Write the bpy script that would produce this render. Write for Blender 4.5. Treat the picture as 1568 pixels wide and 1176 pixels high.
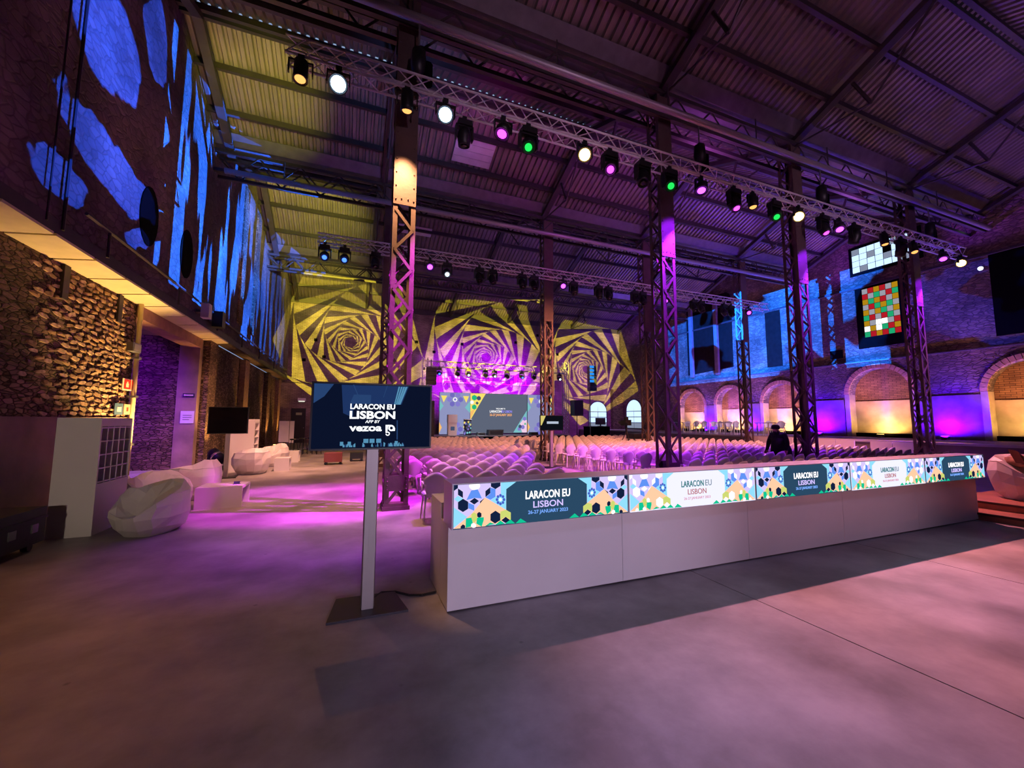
import bpy, math, random
from mathutils import Vector, Matrix
random.seed(7)
for _o in list(bpy.data.objects): bpy.data.objects.remove(_o)
SC = bpy.context.scene
COL = SC.collection
PI = math.pi

# ------------------------------------------------------------------ camera
def V(*a): return Vector(a)
F_PX = 614.82
YAW, PITCH, ROLL = (math.radians(a) for a in (21.743, 5.226, 0.192))
fw = V(math.sin(YAW)*math.cos(PITCH), math.cos(YAW)*math.cos(PITCH), math.sin(PITCH))
rt = V(math.cos(YAW), -math.sin(YAW), 0)
up = rt.cross(fw)
rt2 = rt*math.cos(ROLL) + up*math.sin(ROLL)
up2 = rt2.cross(fw)
CAMLOC = V(0, 0, 1.6)
cam = bpy.data.cameras.new('camera')
cam.sensor_width = 36.0
cam.lens = F_PX/1568.0*36.0
cam.clip_start = 0.05; cam.clip_end = 200
camo = bpy.data.objects.new('camera', cam); COL.objects.link(camo)
M = Matrix((rt2, up2, -fw)).transposed().to_4x4(); M.translation = CAMLOC
camo.matrix_world = M
SC.camera = camo
def depth(p): return (Vector(p)-CAMLOC).dot(fw)

# ------------------------------------------------------------------ world, exposure
def s2l(c):
    if isinstance(c, str):
        c = c.lstrip('#'); c = tuple(int(c[i:i+2], 16) for i in (0, 2, 4))
    out = []
    for v in c:
        v = v/255.0
        out.append(v/12.92 if v <= 0.04045 else ((v+0.055)/1.055)**2.4)
    return tuple(out)
W = bpy.data.worlds.new('world'); SC.world = W; W.use_nodes = True
W.node_tree.nodes['Background'].inputs[0].default_value = (*s2l((150, 175, 215)), 1)
W.node_tree.nodes['Background'].inputs[1].default_value = 0.8
SC.view_settings.view_transform = 'Standard'
SC.view_settings.look = 'None'
SC.view_settings.exposure = 0.0
SC.view_settings.gamma = 1.0
SC.view_settings.use_curve_mapping = False
SC.cycles.use_denoising = True
SC.cycles.max_bounces = 3
SC.cycles.diffuse_bounces = 2
SC.cycles.glossy_bounces = 2
SC.cycles.adaptive_threshold = 0.05
SC.cycles.sample_clamp_indirect = 6.0

# ------------------------------------------------------------------ stage lights of the hall
def spot(name, loc, tgt, col, watt, angle, blend=0.35, radius=0.06):
    l = bpy.data.lights.new(name, 'SPOT')
    l.color = col; l.energy = watt; l.spot_size = math.radians(angle); l.spot_blend = blend
    l.shadow_soft_size = radius
    o = bpy.data.objects.new(name, l); COL.objects.link(o)
    o.location = loc
    o.rotation_euler = (Vector(tgt)-Vector(loc)).to_track_quat('-Z', 'Y').to_euler()
    return o
def point(name, loc, col, watt, radius=0.1):
    l = bpy.data.lights.new(name, 'POINT'); l.color = col; l.energy = watt; l.shadow_soft_size = radius
    o = bpy.data.objects.new(name, l); COL.objects.link(o); o.location = loc
    return o
MAG = (1.0, 0.06, 0.85); VIO = (0.42, 0.05, 1.0); AMB = (1.0, 0.42, 0.12); WARM = (1.0, 0.62, 0.22)
BLU = (0.05, 0.20, 1.0); YEL = (0.95, 0.95, 0.12); PNK = (1.0, 0.30, 0.30); LAV = (0.62, 0.45, 1.0); UVB = (0.25, 0.03, 1.0)
LX = 1.0
# front truss: coloured washes over columns, seating and the near floor
def TA(x): return (x, 6.93, 7.12)
def TB(x): return (x, 13.5, 6.65)
spot('wash_magenta', TA(2.62), (-0.3, 8.9, 0.3), (.80, .02, 1), 8500, 33, .5)
spot('wash_violet_floor', TA(2.7), (-0.1, 6.5, 0.0), (.40, .02, 1), 2400, 36, 1.0)
spot('wash_violet_a', TA(7.89), (6.6, 9.0, 1.2), (.34, .02, 1), 5200, 54, .6)
spot('wash_violet_b', TA(13.36), (12.0, 8.9, 2.0), (.30, .02, 1), 4200, 52, .6)
spot('wash_violet_c', TA(19.18), (18.4, 8.2, 3.0), (.30, .02, 1), 4200, 52, .6)
spot('wash_amber_a', TA(4.52), (5.5, 2.8, 0), (1, .30, .28), 3500, 62, 1.0)
spot('wash_amber_b', TA(11.53), (9.0, 2.7, 0), (1, .30, .34), 3500, 60, 1.0)
spot('wash_amber_c', TA(20.42), (19.2, 9.0, 2.0), AMB, 2000, 50, .6)
for cx_, lx_ in ((7.24, 7.7), (12.36, 13.1), (18.62, 19.0)): spot('column_violet', (lx_, 6.7, 7.3), (cx_+.05, 7.6, 5.9), (.25, .01, 1), 700, 50, .7)
spot('column_warm', (0.75, 7.13, 7.16), (0.80, 7.60, 4.6), (1, .50, .22), 1900, 60, .9, .04)
spot('floor_warm_left', TA(-1.0), (-2.8, 3.6, 0), (1, .36, .16), 560, 52, 1.0)
spot('bar_end_warm', TA(-0.9), (.8, 3.85, 0.62), (1, .50, .24), 1300, 7, 1.0)
spot('floor_pool_a', TA(5.17), (2.75, 2.0, 0), LAV, 2600, 20, 1.0)
spot('floor_pool_b', TA(9.01), (5.4, 2.2, 0), LAV, 3000, 18, 1.0)
spot('floor_pool_c', TA(3.17), (1.05, 1.75, 0), LAV, 900, 10, 1.0)
spot('seats_warm_a', (9.7, 7.6, 7.1), (8.0, 15.0, 0.5), (1, .34, .18), 6500, 80, .8)
spot('seats_warm_b', TB(2.6), (2.8, 11.0, 0.5), (1, .22, .45), 1800, 62, .8)
spot('seats_warm_c', (15.67, 7.6, 7.1), (15.8, 11.6, .5), (1, .32, .28), 5500, 74, .8)
spot('terrace_fill', (20.3, 13.4, 6.6), (21.4, 17.6, 1.0), (.9, .55, .9), 1800, 60, .9)  # unseen fill added to lift the terrace chairs, not a truss lamp
spot('seats_magenta', TB(7.54), (8.4, 10.8, 0.5), MAG, 2500, 46, .6)
spot('seats_violet_near', TA(3.3), (2.6, 7.8, .6), (.5, .04, 1), 2600, 40, .8)
spot('lounge_warm', TB(-0.6), (-2.4, 16.5, 0), (1, .46, .28), 3600, 74, .8)
spot('lounge_pink', TA(0.35), (-2.3, 12.0, 0), (1, .36, .42), 1900, 50, .8)
# unseen hall light inferred behind the camera, set low so it misses the chairs
spot('house_lamp_a', (0.6, -5.8, 1.55), (1.6, 3.4, 0.4), (.80, .62, .92), 1500, 34, .9, .15)
spot('house_lamp_b', (5.0, -5.8, 1.55), (5.6, 3.4, 0.35), (.80, .46, .64), 560, 40, .9, .15)
spot('house_lamp_c', (-2.6, -4.0, 2.4), (-3.3, 7.4, 1.0), (1, .78, .62), 800, 16, .9, .15)
spot('high_blue_fill', (4.5, -3.0, 8.6), (4.5, 3.0, 0.0), (.40, .42, 1), 420, 70, 1.0, .2)  # unseen dim blue fill added from above for the counter's floor shadow
spot('truss_fill_a', (2.0, -3.0, 6.5), (3.5, 7.2, 7.8), (1, .62, .95), 900, 44, 1.0, .1)  # unseen fill added to brighten the front truss
spot('truss_fill_b', (12.0, -3.0, 6.5), (12.5, 7.2, 7.7), (1, .6, 1), 900, 40, 1.0, .1)  # second added fill for the truss, no fixture here
# uplights
for i, (y, w) in enumerate(((11.75, 190), (16.75, 420), (21.9, 420), (27.2, 420), (30.8, 300))):
    if i == 0:
        spot('pilaster_uplight', (-4.1, 11.75, 0.35), (-4.78, 10.7, 3.4), (1, .58, .17), 1500, 80, .9)
    else: spot('pilaster_uplight', (-4.12, y, 0.25), (-4.62, y+0.05, 3.3), (1, .50, .12), w, 60, .7)

# ------------------------------------------------------------------ projected patterns (gobo projectors)
def gobo_nodes(light):
    light.use_nodes = True
    nt = light.node_tree; nt.nodes.clear()
    out = nt.nodes.new('ShaderNodeOutputLight')
    em = nt.nodes.new('ShaderNodeEmission'); nt.links.new(em.outputs[0], out.inputs[0])
    tc = nt.nodes.new('ShaderNodeTexCoord')
    sp = nt.nodes.new('ShaderNodeSeparateXYZ'); nt.links.new(tc.outputs['Normal'], sp.inputs[0])
    def m(op, a, b=None):
        n = nt.nodes.new('ShaderNodeMath'); n.operation = op
        for k, v in ((0, a), (1, b)):
            if v is None: continue
            if isinstance(v, (int, float)): n.inputs[k].default_value = v
            else: nt.links.new(v, n.inputs[k])
        return n.outputs[0]
    az = m('ABSOLUTE', sp.outputs[2])
    x = m('DIVIDE', sp.outputs[0], az); y = m('DIVIDE', sp.outputs[1], az)
    return nt, em, m, x, y
def gobo_whirl(name, loc, tgt, col, watt, half, n=5, t=.17, rot0=0.3, sgn=1, kmax=24):
    """whirling nested polygons: corners of each polygon lie on the sides of the one around it"""
    o = spot(name, loc, tgt, col, watt, math.degrees(2*math.atan(half*1.02)), .02, 0.0)
    nt, em, m, x, y = gobo_nodes(o.data)
    seg = 2*PI/n
    a_, b_ = 1-t*(1-math.cos(seg)), t*math.sin(seg)
    sc, step = math.hypot(a_, b_), sgn*math.atan2(b_, a_)
    r = m('SQRT', m('ADD', m('MULTIPLY', x, x), m('MULTIPLY', y, y)))
    ph = m('ARCTAN2', y, x)
    lg = m('DIVIDE', m('LOGARITHM', m('DIVIDE', r, half*math.cos(PI/n)), math.e), math.log(sc))
    ks = m('MAXIMUM', m('ADD', m('FLOOR', lg), 1), 0)
    total = ks
    for e in (0, 1):
        k = m('ADD', ks, e)
        a = m('ADD', m('ADD', ph, m('MULTIPLY', k, -step)), rot0 + 40*seg)
        a = m('SUBTRACT', m('MODULO', a, seg), seg/2)
        d = m('MULTIPLY', r, m('COSINE', a))
        lim = m('MULTIPLY', m('POWER', sc, k), half*math.cos(PI/n))
        total = m('ADD', total, m('LESS_THAN', d, lim))
    on = m('MODULO', total, 2.0)
    on = m('MULTIPLY', on, m('LESS_THAN', ks, kmax))
    nt.links.new(on, em.inputs['Strength'])
    return o
def gobo_wall(name, loc, side, col, watt, angle, ellipses=(), noise=None, box=None, warp=.5, wscale=.8):
    """projector square on to a side wall; its pattern is laid out in metres along and up that wall"""
    X = XWALL[side]; d = abs(X-loc[0])
    o = spot(name, loc, (X, loc[1], loc[2]), col, watt, angle, .1, 0.0)
    nt, em, m, x, y = gobo_nodes(o.data)
    sg = -1 if side == 'right' else 1
    Y = m('ADD', m('MULTIPLY', x, d*sg*GSX), loc[1]); Z = m('ADD', m('MULTIPLY', y, d*GSY), loc[2])
    cb = nt.nodes.new('ShaderNodeCombineXYZ'); nt.links.new(Y, cb.inputs[0]); nt.links.new(Z, cb.inputs[1])
    def nz(scale, seed, det, sy=1.0, sz=1.0):
        mp = nt.nodes.new('ShaderNodeMapping'); mp.inputs['Scale'].default_value = (sy, sz, 1); mp.inputs['Location'].default_value = (seed, seed*.7, seed)
        nt.links.new(cb.outputs[0], mp.inputs[0])
        n = nt.nodes.new('ShaderNodeTexNoise'); n.inputs['Scale'].default_value = scale; n.inputs['Detail'].default_value = det
        nt.links.new(mp.outputs[0], n.inputs['Vector']); return n.outputs[0]
    acc = None
    if ellipses:
        w1 = m('MULTIPLY', m('SUBTRACT', nz(wscale, 2.0, 3), .5), warp*2)
        Yw = m('ADD', Y, w1); Zw = m('SUBTRACT', Z, w1)
        for (yc, zc, ry, rz) in ellipses:
            a = m('DIVIDE', m('SUBTRACT', Yw, yc), ry); c = m('DIVIDE', m('SUBTRACT', Zw, zc), rz)
            q = m('SUBTRACT', 1.0, m('ADD', m('MULTIPLY', a, a), m('MULTIPLY', c, c)))
            acc = q if acc is None else m('MAXIMUM', acc, q)
        mr = nt.nodes.new('ShaderNodeMapRange'); nt.links.new(acc, mr.inputs[0]); mr.inputs[1].default_value = -.04; mr.inputs[2].default_value = .08
        acc = mr.outputs[0]
    if noise:
        sc_, seed, thr, sy, sz = noise
        mr = nt.nodes.new('ShaderNodeMapRange'); nt.links.new(nz(sc_, seed, 2.0, sy, sz), mr.inputs[0]); mr.inputs[1].default_value = thr-.012; mr.inputs[2].default_value = thr+.012
        acc = mr.outputs[0] if acc is None else m('MAXIMUM', acc, mr.outputs[0])
    if box:
        y0, y1, z0, z1 = box
        for v_, lo, hi in ((Y, y0, y1), (Z, z0, z1)):
            acc = m('MULTIPLY', acc, m('MULTIPLY', m('GREATER_THAN', v_, lo), m('LESS_THAN', v_, hi)))
    nt.links.new(acc, em.inputs['Strength'])
    return o
XWALL = {'left': -4.3, 'right': 24.0}
GSX, GSY = 1.0, 1.0
SPIRALS = ((-0.25, 7.4), (10.4, 6.9), (20.2, 6.4))
for i, (cx, cz) in enumerate(SPIRALS):
    sx = (-1.6, 9.74, 16.0)[i]
    gobo_whirl('spiral_projector', (sx, 14.9 if i != 1 else 14.2, 6.75), (cx, 32, cz), (1.0, .90, .05), 34000, (6.0, 6.0, 5.2)[i]/17.3, rot0=(.35, .2, .45)[i])
gobo_wall('blue_projector_near', (1.5, 9.2, 7.3), 'left', (.02, .10, 1), 8500, 80, ((8.9, 8.45, 1.15, .95), (10.5, 10.0, .5, .9), (9.6, 6.25, 1.5, .5), (8.6, 6.5, .9, .35), (8.1, 5.3, .75, .25), (10.4, 5.4, .6, .2)), None, (7.2, 11.4, 4.7, 12), warp=.45, wscale=1.1)
gobo_wall('blue_projector_far', (1.9, 15.6, 7.4), 'left', (.015, .15, 1), 26000, 140, (), (.42, 4.0, .50, 3.2, .55), (11.2, 31.5, 4.9, 11.2))
gobo_wall('blue_projector_right', (13.6, 16.2, 7.2), 'right', (.005, .14, 1), 52000, 110, (), (.36, 5.4, .47, 1.0, .8), (11.0, 25.5, 4.4, 9.6))
gobo_wall('blue_projector_right_near', (16.0, 9.6, 7.0), 'right', (.01, .05, 1), 3200, 80, (), (.5, 8.4, .46, 1.0, 1.0), (5.0, 10.5, 4.7, 8.3))
spot('ceiling_yellow_a', (-0.97, 8.2, 7.9), (-2.7, 12.9, 11.2), YEL, 2000, 40, 1.0)
spot('ceiling_yellow_b', (0.2, 14.6, 7.3), (-2.4, 20.8, 11.0), YEL, 4200, 54, .9)
spot('ceiling_yellow_c', (-0.2, 23.0, 8.0), (-1.8, 29.5, 11.0), YEL, 2600, 60, .7)
spot('roof_violet_a', (22.6, 9.5, 8.2), (23.6, 6.6, 11.2), UVB, 420, 70, .8)
spot('roof_violet_b', (22.6, 11.2, 8.2), (23.6, 13.6, 11.0), UVB, 500, 80, .8)
spot('roof_violet_c', (22.6, 26.0, 8.2), (22.8, 30.0, 10.8), UVB, 900, 80, .8)
spot('roof_wash_a', (9.0, 7.6, 8.3), (10.0, 12.0, 11.5), (.55, .10, .72), 620, 130, .9, .3)
spot('roof_wash_b', (16.0, 7.6, 8.3), (16.0, 12.0, 11.5), (.5, .14, .8), 620, 130, .9, .3)
spot('roof_wash_c', (8.0, 1.5, 8.6), (9.0, 5.0, 11.6), (.55, .26, .5), 260, 140, .9, .3)
spot('roof_wash_d', (16.5, 3.0, 8.3), (17.5, 5.5, 11.5), (.45, .2, .7), 280, 140, .9, .3)
spot('roof_wash_e', (8.0, 15.6, 8.3), (9.0, 20.0, 11.5), (.32, .14, .75), 480, 130, .9, .3)
spot('roof_magenta', (3.6, 7.6, 8.2), (3.6, 11.2, 11.6), MAG, 320, 40, .8)
spot('roof_blue', (1.2, 7.7, 8.2), (1.4, 12.0, 11.4), (.22, .35, 1), 380, 70, .9)

# ------------------------------------------------------------------ materials
MATS = {}
def mat(name, col, rough=.6, metal=0.0, vary=0.0, vscale=4.0, bump=0.0, bscale=20.0, emit=None, estr=0.0, spec=.5, trans=0.0):
    if name in MATS: return MATS[name]
    m = bpy.data.materials.new(name); m.use_nodes = True
    nt = m.node_tree; b = nt.nodes['Principled BSDF']
    c = (*s2l(col), 1) if max(col) > 1.001 or isinstance(col, str) else (*col, 1)
    b.inputs['Base Color'].default_value = c
    b.inputs['Roughness'].default_value = rough
    b.inputs['Metallic'].default_value = metal
    b.inputs['Specular IOR Level'].default_value = spec
    if trans: b.inputs['Transmission Weight'].default_value = trans
    if vary:
        tc = nt.nodes.new('ShaderNodeTexCoord')
        nz = nt.nodes.new('ShaderNodeTexNoise'); nz.inputs['Scale'].default_value = vscale; nz.inputs['Detail'].default_value = 6
        nt.links.new(tc.outputs['Object'], nz.inputs['Vector'])
        rp = nt.nodes.new('ShaderNodeValToRGB')
        rp.color_ramp.elements[0].position = .3; rp.color_ramp.elements[1].position = .72
        rp.color_ramp.elements[0].color = tuple(max(0, v*(1-vary)) for v in c[:3])+(1,)
        rp.color_ramp.elements[1].color = tuple(min(1, v*(1+vary)) for v in c[:3])+(1,)
        nt.links.new(nz.outputs[0], rp.inputs[0]); nt.links.new(rp.outputs[0], b.inputs['Base Color'])
    if bump:
        tc2 = nt.nodes.new('ShaderNodeTexCoord')
        n2 = nt.nodes.new('ShaderNodeTexNoise'); n2.inputs['Scale'].default_value = bscale; n2.inputs['Detail'].default_value = 8
        nt.links.new(tc2.outputs['Object'], n2.inputs['Vector'])
        bp = nt.nodes.new('ShaderNodeBump'); bp.inputs['Strength'].default_value = bump; bp.inputs['Distance'].default_value = .03
        nt.links.new(n2.outputs[0], bp.inputs['Height']); nt.links.new(bp.outputs[0], b.inputs['Normal'])
    if emit is not None:
        e = (*s2l(emit), 1) if max(emit) > 1.001 or isinstance(emit, str) else (*emit, 1)
        b.inputs['Emission Color'].default_value = e; b.inputs['Emission Strength'].default_value = estr
    MATS[name] = m
    return m
def stone_mat(name, c1, c2, cj, scale, zs=1.6, bump=.8, rough=.9):
    m = bpy.data.materials.new(name); m.use_nodes = True; nt = m.node_tree; b = nt.nodes['Principled BSDF']
    b.inputs['Roughness'].default_value = rough; b.inputs['Specular IOR Level'].default_value = .25
    tc = nt.nodes.new('ShaderNodeTexCoord'); mp = nt.nodes.new('ShaderNodeMapping'); mp.inputs['Scale'].default_value = (1, 1, zs)
    nt.links.new(tc.outputs['Object'], mp.inputs[0])
    nz = nt.nodes.new('ShaderNodeTexNoise'); nz.inputs['Scale'].default_value = 1.5; nz.inputs['Detail'].default_value = 5
    nt.links.new(mp.outputs[0], nz.inputs['Vector'])
    mx = nt.nodes.new('ShaderNodeMixRGB'); mx.blend_type = 'ADD'; mx.inputs[0].default_value = .22
    nt.links.new(mp.outputs[0], mx.inputs[1]); nt.links.new(nz.outputs[1], mx.inputs[2])
    v1 = nt.nodes.new('ShaderNodeTexVoronoi'); v1.inputs['Scale'].default_value = scale
    v2 = nt.nodes.new('ShaderNodeTexVoronoi'); v2.feature = 'DISTANCE_TO_EDGE'; v2.inputs['Scale'].default_value = scale
    nt.links.new(mx.outputs[0], v1.inputs['Vector']); nt.links.new(mx.outputs[0], v2.inputs['Vector'])
    sep = nt.nodes.new('ShaderNodeSeparateXYZ'); nt.links.new(v1.outputs['Color'], sep.inputs[0])
    rp = nt.nodes.new('ShaderNodeValToRGB'); rp.color_ramp.elements[0].color = (*s2l(c1), 1); rp.color_ramp.elements[1].color = (*s2l(c2), 1)
    nt.links.new(sep.outputs[0], rp.inputs[0])
    er = nt.nodes.new('ShaderNodeMapRange'); er.inputs[1].default_value = 0.0; er.inputs[2].default_value = .12
    nt.links.new(v2.outputs['Distance'], er.inputs[0])
    mc = nt.nodes.new('ShaderNodeMixRGB'); mc.inputs[1].default_value = (*s2l(cj), 1)
    nt.links.new(er.outputs[0], mc.inputs[0]); nt.links.new(rp.outputs[0], mc.inputs[2])
    # plaster / soot patches
    n3 = nt.nodes.new('ShaderNodeTexNoise'); n3.inputs['Scale'].default_value = .55; n3.inputs['Detail'].default_value = 7
    nt.links.new(tc.outputs['Object'], n3.inputs['Vector'])
    r3 = nt.nodes.new('ShaderNodeMapRange'); r3.inputs[1].default_value = .42; r3.inputs[2].default_value = .62; r3.inputs[3].default_value = .55; r3.inputs[4].default_value = 1.15
    nt.links.new(n3.outputs[0], r3.inputs[0])
    ml = nt.nodes.new('ShaderNodeMixRGB'); ml.blend_type = 'MULTIPLY'; ml.inputs[0].default_value = 1
    nt.links.new(mc.outputs[0], ml.inputs[1]); nt.links.new(r3.outputs[0], ml.inputs[2])
    nt.links.new(ml.outputs[0], b.inputs['Base Color'])
    n4 = nt.nodes.new('ShaderNodeTexNoise'); n4.inputs['Scale'].default_value = scale*5; n4.inputs['Detail'].default_value = 6
    nt.links.new(tc.outputs['Object'], n4.inputs['Vector'])
    ad = nt.nodes.new('ShaderNodeMath'); ad.operation = 'MULTIPLY_ADD'; ad.inputs[1].default_value = .35
    nt.links.new(n4.outputs[0], ad.inputs[0]); nt.links.new(er.outputs[0], ad.inputs[2])
    bp = nt.nodes.new('ShaderNodeBump'); bp.inputs['Strength'].default_value = bump; bp.inputs['Distance'].default_value = .05
    nt.links.new(ad.outputs[0], bp.inputs['Height']); nt.links.new(bp.outputs[0], b.inputs['Normal'])
    MATS[name] = m
    return m
def brick_mat(name, axis, c1, c2, cj, bw=.28, bh=.09, rough=.9):
    m = bpy.data.materials.new(name); m.use_nodes = True; nt = m.node_tree; b = nt.nodes['Principled BSDF']
    b.inputs['Roughness'].default_value = rough; b.inputs['Specular IOR Level'].default_value = .2
    tc = nt.nodes.new('ShaderNodeTexCoord'); sp = nt.nodes.new('ShaderNodeSeparateXYZ'); cb = nt.nodes.new('ShaderNodeCombineXYZ')
    nt.links.new(tc.outputs['Object'], sp.inputs[0])
    nt.links.new(sp.outputs[0 if axis == 'Y' else 1], cb.inputs[0]); nt.links.new(sp.outputs[2], cb.inputs[1])
    br = nt.nodes.new('ShaderNodeTexBrick'); br.inputs['Scale'].default_value = 1
    br.inputs['Brick Width'].default_value = bw; br.inputs['Row Height'].default_value = bh; br.inputs['Mortar Size'].default_value = .008
    br.inputs['Color1'].default_value = (*s2l(c1), 1); br.inputs['Color2'].default_value = (*s2l(c2), 1); br.inputs['Mortar'].default_value = (*s2l(cj), 1)
    nt.links.new(cb.outputs[0], br.inputs['Vector'])
    n3 = nt.nodes.new('ShaderNodeTexNoise'); n3.inputs['Scale'].default_value = .8; n3.inputs['Detail'].default_value = 7
    nt.links.new(tc.outputs['Object'], n3.inputs['Vector'])
    r3 = nt.nodes.new('ShaderNodeMapRange'); r3.inputs[1].default_value = .4; r3.inputs[2].default_value = .62; r3.inputs[3].default_value = .6; r3.inputs[4].default_value = 1.15
    nt.links.new(n3.outputs[0], r3.inputs[0])
    ml = nt.nodes.new('ShaderNodeMixRGB'); ml.blend_type = 'MULTIPLY'; ml.inputs[0].default_value = 1
    nt.links.new(br.outputs[0], ml.inputs[1]); nt.links.new(r3.outputs[0], ml.inputs[2]); nt.links.new(ml.outputs[0], b.inputs['Base Color'])
    bp = nt.nodes.new('ShaderNodeBump'); bp.inputs['Strength'].default_value = .5; bp.inputs['Distance'].default_value = .03; bp.invert = True
    nt.links.new(br.outputs['Fac'], bp.inputs['Height']); nt.links.new(bp.outputs[0], b.inputs['Normal'])
    MATS[name] = m
    return m
def concrete_mat():
    m = bpy.data.materials.new('polished_concrete'); m.use_nodes = True; nt = m.node_tree; b = nt.nodes['Principled BSDF']
    tc = nt.nodes.new('ShaderNodeTexCoord')
    n1 = nt.nodes.new('ShaderNodeTexNoise'); n1.inputs['Scale'].default_value = .9; n1.inputs['Detail'].default_value = 9; n1.inputs['Roughness'].default_value = .62
    n2 = nt.nodes.new('ShaderNodeTexNoise'); n2.inputs['Scale'].default_value = 14; n2.inputs['Detail'].default_value = 5
    for n in (n1, n2): nt.links.new(tc.outputs['Object'], n.inputs['Vector'])
    rp = nt.nodes.new('ShaderNodeValToRGB')
    rp.color_ramp.elements[0].position = .36; rp.color_ramp.elements[0].color = (*s2l((112, 104, 104)), 1)
    rp.color_ramp.elements[1].position = .66; rp.color_ramp.elements[1].color = (*s2l((170, 162, 162)), 1)
    nt.links.new(n1.outputs[0], rp.inputs[0])
    sp = nt.nodes.new('ShaderNodeTexVoronoi'); sp.inputs['Scale'].default_value = 2.2
    nt.links.new(tc.outputs['Object'], sp.inputs['Vector'])
    sr = nt.nodes.new('ShaderNodeMapRange'); sr.inputs[1].default_value = .015; sr.inputs[2].default_value = .05; sr.inputs[3].default_value = .45; sr.inputs[4].default_value = 1
    nt.links.new(sp.outputs['Distance'], sr.inputs[0])
    ml = nt.nodes.new('ShaderNodeMixRGB'); ml.blend_type = 'MULTIPLY'; ml.inputs[0].default_value = .8
    nt.links.new(rp.outputs[0], ml.inputs[1]); nt.links.new(sr.outputs[0], ml.inputs[2])
    nt.links.new(ml.outputs[0], b.inputs['Base Color'])
    rr = nt.nodes.new('ShaderNodeMapRange'); rr.inputs[1].default_value = .35; rr.inputs[2].default_value = .7; rr.inputs[3].default_value = .38; rr.inputs[4].default_value = .58
    nt.links.new(n1.outputs[0], rr.inputs[0]); nt.links.new(rr.outputs[0], b.inputs['Roughness'])
    bp = nt.nodes.new('ShaderNodeBump'); bp.inputs['Strength'].default_value = .08; bp.inputs['Distance'].default_value = .01
    nt.links.new(n2.outputs[0], bp.inputs['Height']); nt.links.new(bp.outputs[0], b.inputs['Normal'])
    MATS['concrete'] = m
    return m
CONC = concrete_mat()
RUBBLE = stone_mat('rubble_stone', (104, 80, 66), (156, 128, 104), (66, 52, 46), 6.0, 2.6)
RUBBLE_R = stone_mat('right_wall_stone', (112, 94, 88), (146, 124, 114), (98, 82, 78), 4.6, 2.4, .6)
PLASTERED = stone_mat('soot_stained_masonry', (104, 90, 90), (126, 108, 106), (96, 82, 80), 4.6, 1.8, .35)
STONE_A = mat('loose_stone_tan', (150, 118, 88), .9, vary=.35, vscale=9, bump=.6, bscale=14)
STONE_B = mat('loose_stone_brown', (118, 90, 72), .9, vary=.35, vscale=9, bump=.6, bscale=14)
STONE_C = mat('loose_stone_pale', (176, 148, 118), .9, vary=.3, vscale=9, bump=.6, bscale=14)
BRICK = brick_mat('back_wall_brick', 'Y', (140, 122, 116), (122, 104, 100), (88, 76, 74))
PLASTER = mat('lime_plaster', (168, 150, 128), .85, vary=.22, vscale=2.0, bump=.25, bscale=9)
DIRTY = mat('dirty_plaster', (140, 116, 104), .85, vary=.35, vscale=1.4, bump=.2, bscale=8)
ARCHR = mat('arch_brick', (176, 138, 106), .85, vary=.25, vscale=7, bump=.3, bscale=16)
SHEET = mat('corrugated_metal', (120, 108, 108), .5, .35, vary=.22, vscale=1.3)
SKYL = mat('translucent_sheet', (190, 180, 190), .45, vary=.1)
STEEL = mat('dark_riveted_steel', (92, 72, 70), .62, .25, vary=.2, vscale=3, bump=.1)
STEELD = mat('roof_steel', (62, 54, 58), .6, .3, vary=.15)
GUT = mat('gutter_metal', (96, 88, 96), .5, .4, vary=.2)
ALU = mat('truss_aluminium', (205, 200, 204), .4, .15)
WHITE = mat('white_laminate', (214, 208, 206), .42, vary=.03, vscale=1.5)
WHITEP = mat('white_plastic', (220, 212, 208), .4)
BEAN = mat('white_vinyl', (222, 214, 210), .48, vary=.04, bump=.06, bscale=6)
BLACK = mat('black_plastic', (18, 18, 20), .45)
BLACKM = mat('matt_black', (8, 8, 9), .9, spec=.05)
GREY = mat('grey_metal', (120, 120, 124), .4, .5)
ALUP = mat('brushed_aluminium', (150, 144, 140), .45, .4)
WOOD = mat('step_timber', (160, 104, 84), .55, vary=.2, vscale=3)
CONCT = mat('terrace_concrete', (126, 112, 112), .8, vary=.2, vscale=2)
def em(name, col, s=1.0): return mat(name, (0.0, 0.0, 0.0), .6, emit=col, estr=s, spec=0.0)

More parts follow.
